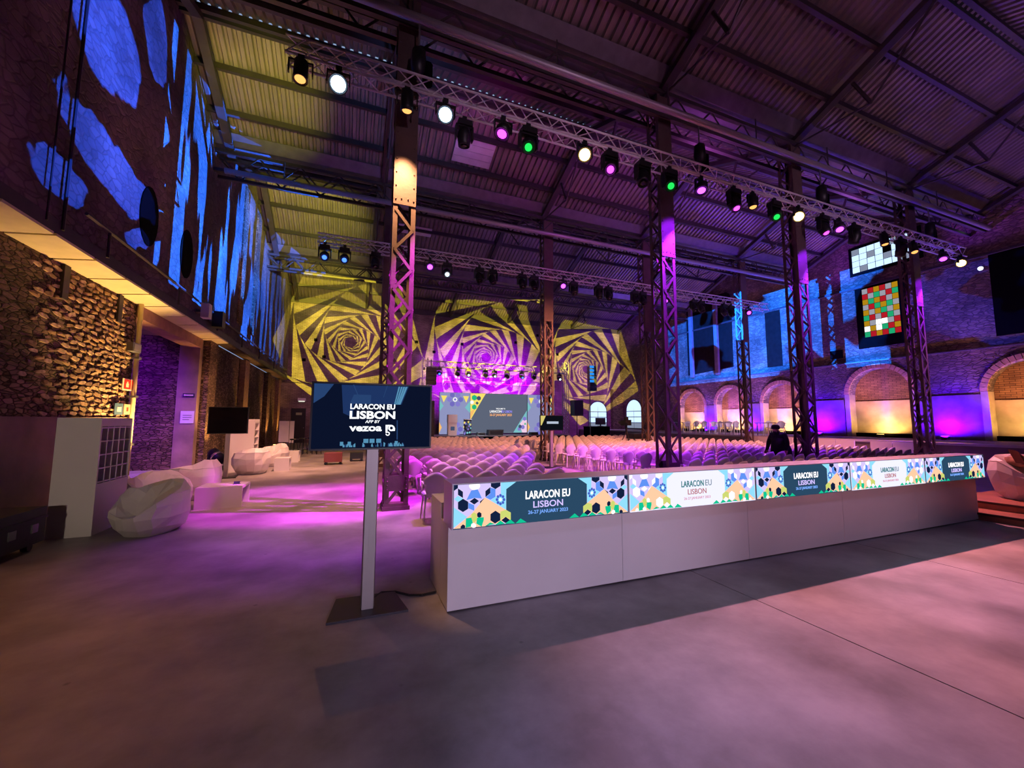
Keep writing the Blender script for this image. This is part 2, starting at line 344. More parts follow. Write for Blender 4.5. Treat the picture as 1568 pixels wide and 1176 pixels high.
# ------------------------------------------------------------------ mesh helpers
class MB:
    def __init__(s): s.v = []; s.f = []; s.m = []
    def add(s, vs, fs, mi=0):
        o = len(s.v); s.v += [tuple(p) for p in vs]
        s.f += [tuple(i+o for i in f) for f in fs]; s.m += [mi]*len(fs); return s
    def box(s, c, d, mi=0, R=None):
        hx, hy, hz = d[0]/2, d[1]/2, d[2]/2
        vs = [V(x, y, z) for x in (-hx, hx) for y in (-hy, hy) for z in (-hz, hz)]
        if R is not None: vs = [R @ p for p in vs]
        c = Vector(c)
        return s.add([p+c for p in vs], [(0, 1, 3, 2), (4, 6, 7, 5), (0, 4, 5, 1), (2, 3, 7, 6), (0, 2, 6, 4), (1, 5, 7, 3)], mi)
    def bb(s, x0, x1, y0, y1, z0, z1, mi=0):
        return s.box(((x0+x1)/2, (y0+y1)/2, (z0+z1)/2), (abs(x1-x0), abs(y1-y0), abs(z1-z0)), mi)
    def cyl(s, p0, p1, r, n=8, mi=0, r2=None, cap=True):
        p0 = Vector(p0); p1 = Vector(p1); d = (p1-p0)
        if d.length < 1e-6: return s
        d.normalize(); a = d.orthogonal().normalized(); b = d.cross(a); r2 = r if r2 is None else r2
        vs = []
        for k in range(n):
            t = 2*PI*k/n; w = a*math.cos(t)+b*math.sin(t)
            vs += [p0+w*r, p1+w*r2]
        fs = [(2*k, 2*((k+1) % n), 2*((k+1) % n)+1, 2*k+1) for k in range(n)]
        if cap: fs += [tuple(2*k for k in range(n))[::-1], tuple(2*k+1 for k in range(n))]
        return s.add(vs, fs, mi)
    def bar(s, p0, p1, w, t, nrm=(0, 0, 1), mi=0):
        p0 = Vector(p0); p1 = Vector(p1); d = (p1-p0).normalized(); n = Vector(nrm); a = d.cross(n).normalized(); b = a.cross(d)
        vs = [p+a*sx*w/2+b*sy*t/2 for p in (p0, p1) for sx in (-1, 1) for sy in (-1, 1)]
        return s.add(vs, [(0, 1, 3, 2), (4, 6, 7, 5), (0, 4, 5, 1), (2, 3, 7, 6), (0, 2, 6, 4), (1, 5, 7, 3)], mi)
    def lathe(s, prof, n=16, mi=0, c=(0, 0, 0), ax='Z'):
        vs = []
        for (r, z) in prof:
            for k in range(n):
                t = 2*PI*k/n; x, y = r*math.cos(t), r*math.sin(t)
                vs.append((c[0]+x, c[1]+y, c[2]+z) if ax == 'Z' else (c[0]+x, c[1]+z, c[2]+y))
        fs = []
        for j in range(len(prof)-1):
            for k in range(n):
                fs.append((j*n+k, j*n+(k+1) % n, (j+1)*n+(k+1) % n, (j+1)*n+k))
        fs += [tuple(range(n))[::-1], tuple((len(prof)-1)*n+k for k in range(n))]
        return s.add(vs, fs, mi)
    def prism(s, pts, d, mi=0):           # pts: 3-d polygon, d: extrusion vector
        d = Vector(d); n = len(pts); vs = [Vector(p) for p in pts]+[Vector(p)+d for p in pts]
        fs = [tuple(range(n)), tuple(range(n, 2*n))[::-1]]+[(k, (k+1) % n, n+(k+1) % n, n+k)[::-1] for k in range(n)]
        return s.add(vs, fs, mi)
    def mesh(s, name, mats, smooth=False):
        me = bpy.data.meshes.new(name); me.from_pydata([tuple(p) for p in s.v], [], s.f)
        for m in (mats if isinstance(mats, (list, tuple)) else [mats]): me.materials.append(m)
        if any(s.m): me.polygons.foreach_set('material_index', s.m)
        if smooth: me.polygons.foreach_set('use_smooth', [True]*len(s.f))
        me.update()
        return me
    def build(s, name, mats, parent=None, smooth=False, loc=None):
        return link(name, s.mesh(name, mats, smooth), parent, loc)
def link(name, me, parent=None, loc=None, rot=None):
    o = bpy.data.objects.new(name, me); COL.objects.link(o)
    if parent is not None: o.parent = parent
    if loc is not None: o.location = loc
    if rot is not None: o.rotation_euler = rot
    return o
def empty(name, loc=(0, 0, 0), rz=0.0):
    o = bpy.data.objects.new(name, None); COL.objects.link(o); o.location = loc; o.rotation_euler = (0, 0, rz)
    o.empty_display_size = .1
    return o
def tag(o, label, cat, group=None):
    o['label'] = label; o['category'] = cat
    if group: o['group'] = group
    return o
def struct(o, label=None):
    o['kind'] = 'structure'
    if label: o['label'] = label
    return o
def copy_tree(o, parent=None):
    c = o.copy(); COL.objects.link(c); c.parent = parent
    for ch in [x for x in o.children if x.type in ('MESH', 'EMPTY')]: copy_tree(ch, c)
    return c
ORD = ['zeroth', 'first', 'second', 'third', 'fourth', 'fifth', 'sixth', 'seventh', 'eighth', 'ninth', 'tenth', 'eleventh', 'twelfth', 'thirteenth', 'fourteenth', 'fifteenth', 'sixteenth', 'seventeenth', 'eighteenth', 'nineteenth', 'twentieth', 'twenty-first', 'twenty-second', 'twenty-third', 'twenty-fourth', 'twenty-fifth', 'twenty-sixth']
def text_mesh(txt, h, bold=.0, shear=0.0, spacing=1.0, extrude=.0015):
    """returns (mesh in local XZ plane facing -Y, width), cap height h, left-bottom at origin"""
    cu = bpy.data.curves.new('txt', 'FONT'); cu.body = txt; cu.size = h/0.69; cu.offset = bold*h; cu.shear = shear
    cu.space_character = spacing; cu.extrude = extrude; cu.resolution_u = 3
    ob = bpy.data.objects.new('txt', cu); COL.objects.link(ob)
    bpy.context.view_layer.update()
    me = bpy.data.meshes.new_from_object(ob.evaluated_get(bpy.context.evaluated_depsgraph_get()))
    bpy.data.objects.remove(ob); bpy.data.curves.remove(cu)
    xs = [v.co.x for v in me.vertices]; x0, x1 = min(xs), max(xs)
    for v in me.vertices: v.co = (v.co.x-x0, -v.co.z, v.co.y)
    return me, x1-x0
def put_text(txt, cx, z, y, h, m, parent, width=None, name='lettering', **kw):
    me, w = text_mesh(txt, h, **kw)
    sx = (width/w) if width else 1.0
    for v in me.vertices: v.co.x = (v.co.x-w/2)*sx
    me.materials.clear(); me.materials.append(m)
    return link(name, me, parent, (cx, y, z))

# ================================================================== SETTING
XL, XU, XR, YB, YF = -4.8, -4.3, 24.0, 32.0, -6.6
VALLEYS = [-6.6, 0.6, 7.8, 14.8, 23.4, 32.0]
ZV = 10.4; PITCHR = .42
RIDGES = [((a+b)/2, ZV+PITCHR*(b-a)/2) for a, b in zip(VALLEYS[:-1], VALLEYS[1:])]
def roof_profile():
    pts = [(VALLEYS[0], ZV)]
    for (ry, rz), v in zip(RIDGES, VALLEYS[1:]): pts += [(ry, rz), (v, ZV)]
    return pts
# --- floor: cast slabs with open joints
b = MB().bb(-8, 24.6, YF-.3, YB+.4, -.3, -.03)
floor = struct(b.build('floor', mat('joint_filler', (34, 28, 30), .9)))
for x0, x1 in ((-8, 3.444), (3.456, 6.264), (6.276, 24.6)):
    MB().bb(x0, x1, YF-.3, YB+.4, -.03, 0).build('slab', CONC, floor)

# --- left wall, lower storey with the purple recess
b = MB()
b.bb(-5.3, XL, YF, 11.95, 0, 4.4).bb(-5.3, XL, 16.2, YB, 0, 4.4)
b.bb(-8, -5.3, 11.45, 11.95, 0, 4.4).bb(-8, -5.3, 16.2, 16.7, 0, 4.4).bb(-8, -7.5, 11.95, 16.2, 0, 4.4)
wall_left = struct(b.build('wall_left', RUBBLE))
MB().bb(-8, XL, 11.9, 16.25, 4.32, 4.4).build('recess_ceiling', DIRTY, wall_left)
MB().bb(XL, XL+.04, YF, 11.8, 0, 1.64).build('plaster_dado', DIRTY, wall_left)
MB().bb(-5.32, XL+.03, 16.18, 16.22, 0, 4.3).bb(-5.3, XL+.02, 16.2, 16.5, 0, 4.3).build('jamb', DIRTY, wall_left)
MB().bb(-5.2, XL+.05, 11.93, 16.3, 4.0, 4.3).build('lintel_board', mat('lintel_timber', (150, 108, 84), .7, vary=.2), wall_left)
# pilasters
for i, y in enumerate((16.95, 21.9, 27.4, 31.2)):
    MB().bb(XL-.05, XL+.22, y-.42, y+.42, 0, 4.35).build('pilaster', STONE_A if i % 2 else RUBBLE, wall_left)
# loose rubble stones that can be told apart near the doorway
def stone_mesh(w, h, d, seed):
    r = random.Random(seed); n = 7; pts = []
    for k in range(n):
        t = 2*PI*k/n+r.uniform(-.25, .25)
        c, s_ = math.cos(t), math.sin(t)
        q = max(abs(c), abs(s_))**.95
        pts.append((0, c/q*w/2*r.uniform(.78, 1.05), s_/q*h/2*r.uniform(.82, 1.02)))
    m = MB(); vs = [V(-.02, p[1], p[2]) for p in pts]+[V(d*.75, p[1]*.9, p[2]*.9) for p in pts]+[V(d+r.uniform(-.01, .015), r.uniform(-.02, .02), r.uniform(-.02, .02))]
    fs = [(k, (k+1) % n, n+(k+1) % n, n+k) for k in range(n)]+[(n+k, n+(k+1) % n, 2*n) for k in range(n)]
    m.add(vs, fs)
    return m
STM = [stone_mesh(.25, .088, random.uniform(.02, .05), s).mesh('stone', (STONE_A, STONE_B, STONE_C)[s % 3]) for s in range(12)]
cnt = 0
z = 1.70
while z < 4.25 and cnt < 300:
    y = 8.6+random.uniform(0, .2)
    while y < 11.75 and cnt < 300:
        if random.random() < .25+.75*min(1, (y-8.6)/1.2):
            o = link('stone', random.choice(STM), wall_left, (XL, y, z+random.uniform(-.02, .02)), (random.uniform(-.25, .25), 0, 0))
            sc_ = random.uniform(.75, 1.1); o.scale = (1, sc_, random.uniform(.7, 1.05)); cnt += 1
        y += random.uniform(.21, .29)
    z += .100
# upper storey of the left wall, overhanging, following the roof
prof = roof_profile()
poly = [(XU-.45, YF, 4.4)]+[(XU-.45, y, zz+.05) for y, zz in prof]+[(XU-.45, YB, 4.4)]
b = MB(); n = len(prof)
for (y0, z0), (y1, z1) in zip(prof[:-1], prof[1:]):
    b.prism([(XU-.45, y0, 4.4), (XU-.45, y1, 4.4), (XU-.45, y1, z1+.1), (XU-.45, y0, z0+.1)], (.45, 0, 0))
wall_upper = struct(b.build('wall_left_upper', PLASTERED))
for i in range(11):       # soffit boards under the overhang
    y0 = 5.9+i*1.03
    m = MB().prism([(XL, y0+.02, 4.30), (XU+.06, y0+.02, 4.36), (XU+.06, y0+.02, 4.40), (XL, y0+.02, 4.40)], (0, .97, 0))
    m.build('soffit_panel', mat('cream_board', (214, 200, 160), .6, vary=.08), wall_upper)
m = MB().bb(XU-.02, XU+.05, YF, YB-.3, 4.4, 4.62); m.build('edge_beam', STEELD, wall_upper)
m = MB().cyl((XU+.12, 8.5, 4.98), (XU+.12, 31, 4.98), .03, 6); m.build('handrail', STEELD, wall_upper)
for y in (9.2, 12.4, 15.6, 18.8, 22, 26): MB().cyl((XU+.12, y, 4.5), (XU+.12, y, 4.98), .025, 6).build('rail_post', STEELD, wall_upper)
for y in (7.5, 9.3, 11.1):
    MB().bb(XL, XL+.06, y-.08, y+.08, 3.7, 4.3).build('bracket', STEELD, wall_upper)  # flush dark strips stand in for shade under the soffit, no real brackets
for y in (10.83, 13.0):   # oval blind openings
    m = MB(); pts = [(XU-.02, y+.42*math.cos(t), 6.05+.66*math.sin(t)) for t in [2*PI*k/20 for k in range(20)]]
    m.prism(pts, (.04, 0, 0)).build('oval_opening', BLACKM, wall_upper)
for y in (18.6, 20.9):
    MB().bb(XU, XU+.06, y-.32, y+.32, 5.4, 11.0).build('brick_quoin', RUBBLE, wall_upper)
MB().cyl((XU+.06, 8.1, 4.5), (XU+.06, 8.1, 11.8), .025, 6).cyl((XU+.06, 7.75, 4.5), (XU+.06, 7.75, 11.8), .015, 6).build('conduit', STEELD, wall_upper)

# --- back wall
b = MB().bb(XL-.5, 24.6, YB, YB+.4, 0, ZV+.1)
wall_back = struct(b.build('wall_back', BRICK))
MB().bb(22.85, XR, YB-.45, YB, 0, 4.6).build('pilaster', RUBBLE, wall_back)
MB().bb(XL, 24, YB-.12, YB, ZV-.35, ZV+.05).build('wall_plate', STEELD, wall_back)
MB().cyl((XL+.2, YB-.06, 4.25), (5, YB-.06, 4.15), .03, 6).build('conduit', STEELD, wall_back)
for x, zz in ((-2.6, 7.4), (-2.0, 6.2), (4.6, 7.8), (6.0, 7.1), (5.2, 5.7), (13.1, 8.4), (17.2, 7.6), (3.9, 6.4), (-3.3, 5.9), (8.3, 7.9), (15.2, 9.2)):
    MB().bb(x-.12, x+.12, YB-.01, YB+.02, zz-.11, zz+.11).build('putlog_hole', BLACKM, wall_back)
# painted pink skyline relief above the stage, with conduit
m = MB(); x = 6.2
rs = random.Random(3)
while x < 15:
    w = rs.uniform(.15, .45); h = rs.uniform(.1, .75)*(.4+.6*abs(math.sin(x*1.1)))
    if rs.random() < .8: m.bb(x, x+w*.7, YB-.03, YB, 4.75, 4.75+h)
    x += w
m.bb(6.2, 15.4, YB-.04, YB, 4.66, 4.72).build('plaster_relief', mat('pale_plaster', (214, 176, 160), .8), wall_back)

# --- right wall with arches
AR = [(23.3, 1.2, 2.65), (19.95, 1.08, 2.8), (16.45, 1.12, 2.75), (11.6, 1.25, 3.0), (6.75, 1.2, 2.85)]
b = MB()
edges = sorted([(yc-r, yc+r, zs, r, yc) for yc, r, zs in AR])
ylast = YF
for y0, y1, zs, r, yc in edges:
    b.bb(XR, XR+.6, ylast, y0, 0, 4.65); ylast = y1
    N = 14
    for k in range(N):
        t0, t1 = PI-PI*k/N, PI-PI*(k+1)/N
        b.prism([(XR, yc+r*math.cos(t0), zs+r*math.sin(t0)), (XR, yc+r*math.cos(t1), zs+r*math.sin(t1)), (XR, yc+r*math.cos(t1), 4.65), (XR, yc+r*math.cos(t0), 4.65)], (.6, 0, 0))
b.bb(XR, XR+.6, ylast, YB, 0, 4.65)
for (y0, z0), (y1, z1) in zip(prof[:-1], prof[1:]):
    b.prism([(XR, y0, 4.65), (XR, y1, 4.65), (XR, y1, z1+.1), (XR, y0, z0+.1)], (.6, 0, 0))
wall_right = struct(b.build('wall_right', RUBBLE_R))
for yc, r, zs in AR:
    zt = zs-.35
    MB().bb(XR+.5, XR+.6, yc-r, yc+r, zt, zs+r).build('arch_tympanum', brick_mat('tympanum_brick', 'X', (176, 132, 98), (142, 104, 82), (84, 62, 52), .3, .085) if 'tympanum_brick' not in MATS else MATS['tympanum_brick'], wall_right)
    MB().bb(XR+.46, XR+.6, yc-r, yc+r, .85, zt).build('niche_plaster', PLASTER, wall_right)
    MB().bb(XR+.3, XR+.5, yc-r, yc+r, .85, 1.05).build('black_plinth', BLACKM, wall_right)
    N = 22; ro = r+.22                                  # each voussoir of the arch ring
    for k in range(N):
        t0, t1 = PI*(k+.06)/N, PI*(k+.94)/N
        m = MB().prism([(XR-.05, yc+r*math.cos(t0), zs+r*math.sin(t0)), (XR-.05, yc+r*math.cos(t1), zs+r*math.sin(t1)), (XR-.05, yc+ro*math.cos(t1), zs+ro*math.sin(t1)), (XR-.05, yc+ro*math.cos(t0), zs+ro*math.sin(t0))], (.2, 0, 0))
        m.build('voussoir', ARCHR, wall_right)
    MB().bb(XR-.04, XR+.45, yc+r-.015, yc+r+.2, .85, zs).bb(XR-.04, XR+.45, yc-r-.2, yc-r+.015, .85, zs).build('arch_jamb', PLASTER, wall_right)
for a, c in ((8.1, 10.1), (13.1, 15.1), (17.8, 18.6), (21.2, 21.9)):
    MB().bb(XR-.03, XR, a, c, .85, 2.75).build('plaster_panel', DIRTY, wall_right)
MB().bb(XR-.07, XR, YF, YB, 4.6, 4.66).build('string_course', GUT, wall_right)
MB().bb(XR-.10, XR, 5.0, 30, 8.42, 8.52).build('cable_tray', STEELD, wall_right)
# big blind arch with uprights, and tall blind niches
pts = [(XR-.02, 23.5, 5.1), (XR-.02, 19.55, 5.3), (XR-.02, 19.5, 9.6)]+[(XR-.02, 21.5+2.0*math.cos(t), 9.8+2.0*math.sin(t)*.95) for t in [PI*k/10 for k in range(0, 11)]]+[(XR-.02, 23.5, 9.6)]
MB().prism([(p[0], p[1], min(p[2], 10.6)) for p in pts], (.04, 0, 0)).build('blind_arch', mat('recess_shade_panel', (30, 21, 21), .9, vary=.3, spec=.1), wall_right)  # flat dark panel stands in for the shade of a deep recess
for y in (23.0, 20.75): MB().bb(XR-.2, XR-.02, y-.14, y+.14, 4.9, 10.4).build('upright', mat('upright_timber', (120, 104, 110), .7, vary=.2), wall_right)
MB().bb(XR-.03, XR+.01, 16.2, 17.15, 4.95, 8.4).build('blind_niche', MATS['recess_shade_panel'], wall_right)  # same dark panel in place of recess shade
MB().bb(XR-.03, XR+.01, 5.2, 7.55, 5.05, 8.5).build('dark_opening', BLACKM, wall_right)
MB().bb(XR-.03, XR+.01, 13.0, 13.6, 4.95, 5.4).build('putlog_hole', BLACKM, wall_right)

# --- wall behind the camera
wall_front = struct(MB().bb(XL-.5, 24.6, YF-.4, YF, 0, ZV+.1).build('wall_front', DIRTY))

# --- raised terrace along the right wall
m = MB().bb(19.4, XR+.3, 2.0, YB, 0, .85)
terrace = struct(m.build('floor_terrace', CONCT))
MB().bb(19.34, 19.5, 2.0, YB, .80, .88).build('nosing', mat('pale_nosing', (190, 184, 190), .5), terrace)
MB().bb(9.65, 10.2, -4, 4.05, 0, .12).build('step', WOOD, terrace)
MB().bb(10.2, 16.0, -4, 4.05, 0, .24).build('step', WOOD, terrace)
MB().bb(9.62, 9.66, -4, 4.05, 0.09, .125).bb(10.17, 10.21, -4, 4.05, .21, .245).build('step_edge', mat('dark_edge', (70, 44, 38), .6), terrace)

# --- windows and doors
PANE_DAY = em('daylight_glass', (186, 214, 246), 1.5)
PANE_DIM = em('dim_glass', (150, 160, 186), .75)
# window_1: multi-coloured glass in dark reveal
w1 = struct(MB().bb(XR-.05, XR+.05, 10.2, 12.25, 5.3, 8.4).build('window_1', BLACKM), 'stained glass window of coloured square panes in a dark reveal')
rows = ["wrgrwg", "rwgrwg", "gegrwy", "wregew", "ywyewg", "erwrew", "yw**wr", "*y*ery", "eryrer"]
rows = ["wryrwy", "rwewre", "yeyrwy", "wreyew", "ywyewy", "erwrew", "yw##wr", "#y#ery", "eryrer"]
CM = {'w': em('glass_pearl', (176, 176, 190), .75), 'r': em('glass_red', (196, 30, 44), .8), 'y': em('glass_amber', (196, 146, 24), .8), 'e': em('glass_green', (36, 184, 124), .8), '#': em('glass_clear_bright', (255, 255, 250), 1.6)}
pw, ph = 1.36/5.6, 2.48/9
pane = {k: MB().bb(-.02, .0, -pw/2+.012, pw/2-.012, -ph/2+.012, ph/2-.012).mesh('pane', m_) for k, m_ in CM.items()}
for r_, row in enumerate(rows):
    for c_, ch in enumerate(row):
        link('pane', pane[ch], w1, (XR-.05, 11.94-(c_+.5)*pw, 8.31-(r_+.5)*ph))
# window_2: clear industrial glazing above it
w2 = struct(MB().bb(XR-.04, XR+.05, 9.5, 12.4, 9.1, 10.62).build('window_2', BLACKM), 'industrial window of clear square panes high in the right wall')
pn = MB().bb(-.02, 0, -.15, .15, -.143, .143)
pd, pdm = pn.mesh('pane', PANE_DAY), pn.mesh('pane', PANE_DIM)
for r_ in range(4):
    for c_ in range(8):
        if (r_, c_) == (1, 4): continue
        link('pane', pdm if (r_*3+c_) % 5 == 0 else pd, w2, (XR-.045, 12.1-c_*.33, 10.33-r_*.31))
def arch_window(name, cx, cy, w, zb, zs, axis, label):
    r = w/2
    def P(u, zz, d): return (cx+u, cy-d, zz) if axis == 'Y' else (cx-d, cy+u, zz)
    pts = [(-r, zb), (r, zb)]+[(r*math.cos(PI*k/12), zs+r*math.sin(PI*k/12)) for k in range(13)]
    m = MB().prism([P(u*1.13, zs+(zz-zs)*1.1 if zz > zs else zz-.1*(zz < zb+.01), -.02) for u, zz in pts], P(0, 0, .04) if False else ((0, -.04, 0) if axis == 'Y' else (-.04, 0, 0)))
    o = struct(m.build(name, mat('window_reveal', (60, 50, 60), .8)), label)
    for k in range(3):
        for q in range(2):
            u0, u1 = (-r+q*r+.03, -r+(q+1)*r-.03); z0 = zb+k*(zs-zb)/3+.03; z1 = zb+(k+1)*(zs-zb)/3-.03
            MB().prism([P(u0, z0, .04), P(u1, z0, .04), P(u1, z1, .04), P(u0, z1, .04)], (0, -.02, 0) if axis == 'Y' else (-.02, 0, 0)).build('pane', PANE_DAY if k else PANE_DIM, o)
    for q in range(2):
        a0, a1 = (0, PI/2) if q else (PI/2, PI)
        pts = [(.02*(1 if q else -1), zs+.03)]+[((r-.03)*math.cos(a0+(a1-a0)*k/8)*1.0, zs+.03+(r-.05)*math.sin(a0+(a1-a0)*k/8)) for k in range(9)]
        MB().prism([P(u, zz, .04) for u, zz in pts], (0, -.02, 0) if axis == 'Y' else (-.02, 0, 0)).build('pane', PANE_DAY, o)
    return o
arch_window('window_3', 21.4, YB, 1.9, .95, 2.45, 'Y', 'arched window with bars in the back wall right of the stage')
arch_window('window_4', XR, 30.0, 2.1, .95, 2.5, 'X', 'arched window at the far end of the right wall')
d1 = struct(MB().bb(-3.92, -3.0, YB-.04, YB, 0, 2.42).build('door_1', mat('dark_door', (24, 22, 24), .6)), 'dark exit door at far left of the back wall')
MB().bb(-3.62, -3.25, YB-.07, YB-.04, 1.95, 2.12).build('door_sign', mat('door_sign_green', (150, 160, 120), .6), d1)
MB().cyl((-3.1, YB-.1, 1.05), (-3.1, YB-.04, 1.05), .03, 8).build('door_handle', GREY, d1)

# ------------------------------------------------------------------ roof
ceiling = struct(empty('ceiling'))
def corr(x0, x1, y0, z0, y1, z1, pitch=.22, amp=.036):
    m = MB(); vs = []; xs = []
    x = x0
    while x < x1-1e-6:
        for fx, h in ((0, 0), (.45, 0), (.58, 1), (.87, 1)):
            xx = x+fx*pitch
            if xx < x1: xs.append((xx, h))
        x += pitch
    xs.append((x1, 0))
    d = V(0, y1-y0, z1-z0); nr = V(0, -(z1-z0), y1-y0).normalized()
    for xx, h in xs: vs += [V(xx, y0, z0)+nr*h*amp*2, V(xx, y1, z1)+nr*h*amp*2]
    fs = [(2*k, 2*k+2, 2*k+3, 2*k+1) for k in range(len(xs)-1)]
    return m.add(vs, fs)
XB = [XU-.4, 0.8, 7.24, 12.36, 18.62, XR+.5]
def slope_pts(i, t):         # i: bay; t 0..1 near slope, 1..2 far slope
    y0, y1 = VALLEYS[i], VALLEYS[i+1]; ry, rz = RIDGES[i]
    return (y0+(ry-y0)*t, ZV+(rz-ZV)*t) if t <= 1 else (ry+(y1-ry)*(t-1), rz+(ZV-rz)*(t-1))
for i in range(5):
    for s0 in (0, 1):
        for k in range(3):
            ya, za = slope_pts(i, s0+k/3); yb_, zb_ = slope_pts(i, s0+(k+1)/3)
            for j in range(5):
                sky = (i, s0, k, j) in ()
                corr(XB[j], XB[j+1], ya, za, yb_, zb_).build('roof_sheet', SHEET, ceiling)
# pale translucent sheets let into the corrugated roof
for (i, x0, x1, t0, t1) in ((2, 3.0, 4.4, 1.36, 1.62), (3, 1.9, 3.6, 1.30, 1.42), (1, 11.2, 12.0, .4, .6)):
    (ya, za), (yb_, zb_) = slope_pts(i, t0), slope_pts(i, t1)
    nst = 4
    for k in range(nst):
        f0, f1 = k/nst, (k+.93)/nst
        MB().prism([(x0, ya+(yb_-ya)*f0, za+(zb_-za)*f0-.05), (x1, ya+(yb_-ya)*f0, za+(zb_-za)*f0-.05), (x1, ya+(yb_-ya)*f1, za+(zb_-za)*f1-.05), (x0, ya+(yb_-ya)*f1, za+(zb_-za)*f1-.05)], (0, 0, -.02)).build('skylight_sheet', SKYL, ceiling)
for i in range(5):
    for t in (.33, .66, .97, 1.03, 1.33, 1.66):
        y, zz = slope_pts(i, t)
        m = MB().bb(XU, XR, y-.02, y+.02, zz-.20, zz-.02).bb(XU, XR, y-.05, y+.05, zz-.21, zz-.195)
        m.build('purlin', STEELD, ceiling)
    for x in [0.8, 7.24, 12.36, 18.62, -3.9, 23.8]:
        for s0 in (0, 1):
            (ya, za), (yb_, zb_) = slope_pts(i, s0), slope_pts(i, s0+1)
            m = MB().bar((x, ya, za-.3), (x, yb_, zb_-.3), .14, .22, (1, 0, 0)); m.build('rafter', STEELD, ceiling)
            if 0 < x < 20:
                A = V(x, ya, za-.35); B = V(x, yb_, zb_-.35); mid = (A+B)/2; nrm = V(0, (zb_-za), -(yb_-ya)).normalized()
                bot = mid+nrm*.95
                m = MB().cyl(A, bot, .03, 6).cyl(B, bot, .03, 6).cyl(mid, bot, .045, 6)
                m.build('trussed_strut', STEELD, ceiling)
for i, yv in enumerate(VALLEYS[1:5]):
    MB().prism([(XU, yv-.55, ZV+.16), (XU, yv-.3, ZV-.12), (XU, yv+.3, ZV-.12), (XU, yv+.55, ZV+.16), (XU, yv+.5, ZV+.2), (XU, yv-.5, ZV+.2)], (XR-XU, 0, 0)).build('valley_gutter', GUT, ceiling)
    m = MB()
    for zz, yo in ((10.1, -.22), (10.1, .22), (9.45, -.22), (9.45, .22)): m.bb(XU, XR, yv+yo-.05, yv+yo+.05, zz-.05, zz+.05)
    m.build('girder_chord', STEELD, ceiling)
    m = MB(); x = XU; s_ = 0
    while x < XR-.5:
        for yo in (-.22, .22): m.bar((x, yv+yo, 9.45 if s_ else 10.1), (x+.6, yv+yo, 10.1 if s_ else 9.45), .05, .015, (0, 1, 0))
        x += .6; s_ = 1-s_
    g = m.build('girder_lacing', STEELD, ceiling); g['kind'] = 'stuff'
    if i < 3:
        m = MB().cyl((XU+.4, yv-.62, 9.25), (XR-.8, yv-.62, 9.25), .085, 10); m.build('duct_pipe', mat('pipe_zinc', (150, 140, 150), .45, .5), ceiling, smooth=True)
        x = XU+2
        while x < XR-2:
            MB().cyl((x, yv-.62, 9.25), (x, yv-.62, 9.95), .018, 5).build('pipe_hanger', STEELD, ceiling); x += 3.1

# ================================================================== COLUMNS
CW = .42
def column(x, y, label, top=10.05):
    t = empty('lattice_column', (x, y, 0)); tag(t, label, 'column', 'riveted lattice columns')
    return t
h = CW/2
ANG = {}
for sx in (-1, 1):
    for sy in (-1, 1):
        m = MB()
        m.bb(sx*h, sx*(h-.085), sy*h, sy*(h-.014), 0, 10.05).bb(sx*h, sx*(h-.014), sy*h, sy*(h-.085), 0, 10.05)
        ANG[sx, sy] = m.mesh('corner_angle', STEEL)
PITCH_L = .39
LB = {}
for ax in ('X', 'Y'):
    for d in (0, 1):
        m = MB(); u0, u1 = (-h+.05, h-.05) if d == 0 else (h-.05, -h+.05)
        if ax == 'Y': m.bar((u0, 0, 0), (u1, 0, PITCH_L), .055, .012, (0, 1, 0))
        else: m.bar((0, u0, 0), (0, u1, PITCH_L), .055, .012, (1, 0, 0))
        LB[ax, d] = m.mesh('lacing_bar', STEEL)
PL = {}
def plate(name, *a):
    PL[name] = MB().bb(*a).mesh('gusset_plate', STEEL)
plate('front_top', -h, h, -h-.014, -h, 5.70, 10.0)
plate('front_low', -h, h, -h-.014, -h, .34, .62)
plate('back_low', -h, h, h, h+.014, .34, .62)
plate('base', -h-.03, h+.03, -h-.03, h+.03, 0, .07)
plate('left_low', -h-.014, -h, -h, h, .0, .12)
plate('front_foot', -h, h, -h-.014, -h, .0, .12)
mr = MB()
for k in range(13):
    for sx in (-1, 1): mr.lathe([(.016, 0), (.012, -.012), (.0, -.016)], 6, 0, (sx*(h-.045), -h-.014, 5.8+k*.27), 'Y')
for k in (0, 6):
    for x_ in (-.06, .06): mr.lathe([(.016, 0), (.012, -.012), (.0, -.016)], 6, 0, (x_, -h-.014, 5.8+k*.27+.02), 'Y')
for k in range(4):
    for sx in (-1, 1): mr.lathe([(.016, 0), (.012, -.012), (.0, -.016)], 6, 0, (sx*(h-.045), -h-.014, .37+k*.07), 'Y')
RIV = mr.mesh('rivets', STEEL)
def fill_column(t):
    for k in ANG: link('corner_angle', ANG[k], t)
    for k in PL: link('base_plate' if k == 'base' else 'gusset_plate', PL[k], t)
    o = link('rivets', RIV, t); o['kind'] = 'stuff'
    for face in range(4):
        zz = .14; d = face % 2
        while zz+PITCH_L < 9.95:
            skip = face == 0 and (zz > 5.35 or .2 < zz+PITCH_L/2 < .0)
            if not skip:
                ax = 'Y' if face in (0, 1) else 'X'
                off = {0: (0, -h-.006, zz), 1: (0, h+.006, zz), 2: (-h-.006, 0, zz), 3: (h+.006, 0, zz)}[face]
                link('lacing_bar', LB[ax, d], t, off)
            zz += PITCH_L; d = 1-d
COLS_A = [(.80, 7.8), (7.24, 7.8), (12.36, 7.8), (18.62, 7.8)]
COLS_B = [(1.08, 14.8), (7.45, 14.8), (12.6, 14.8), (18.9, 14.8)]
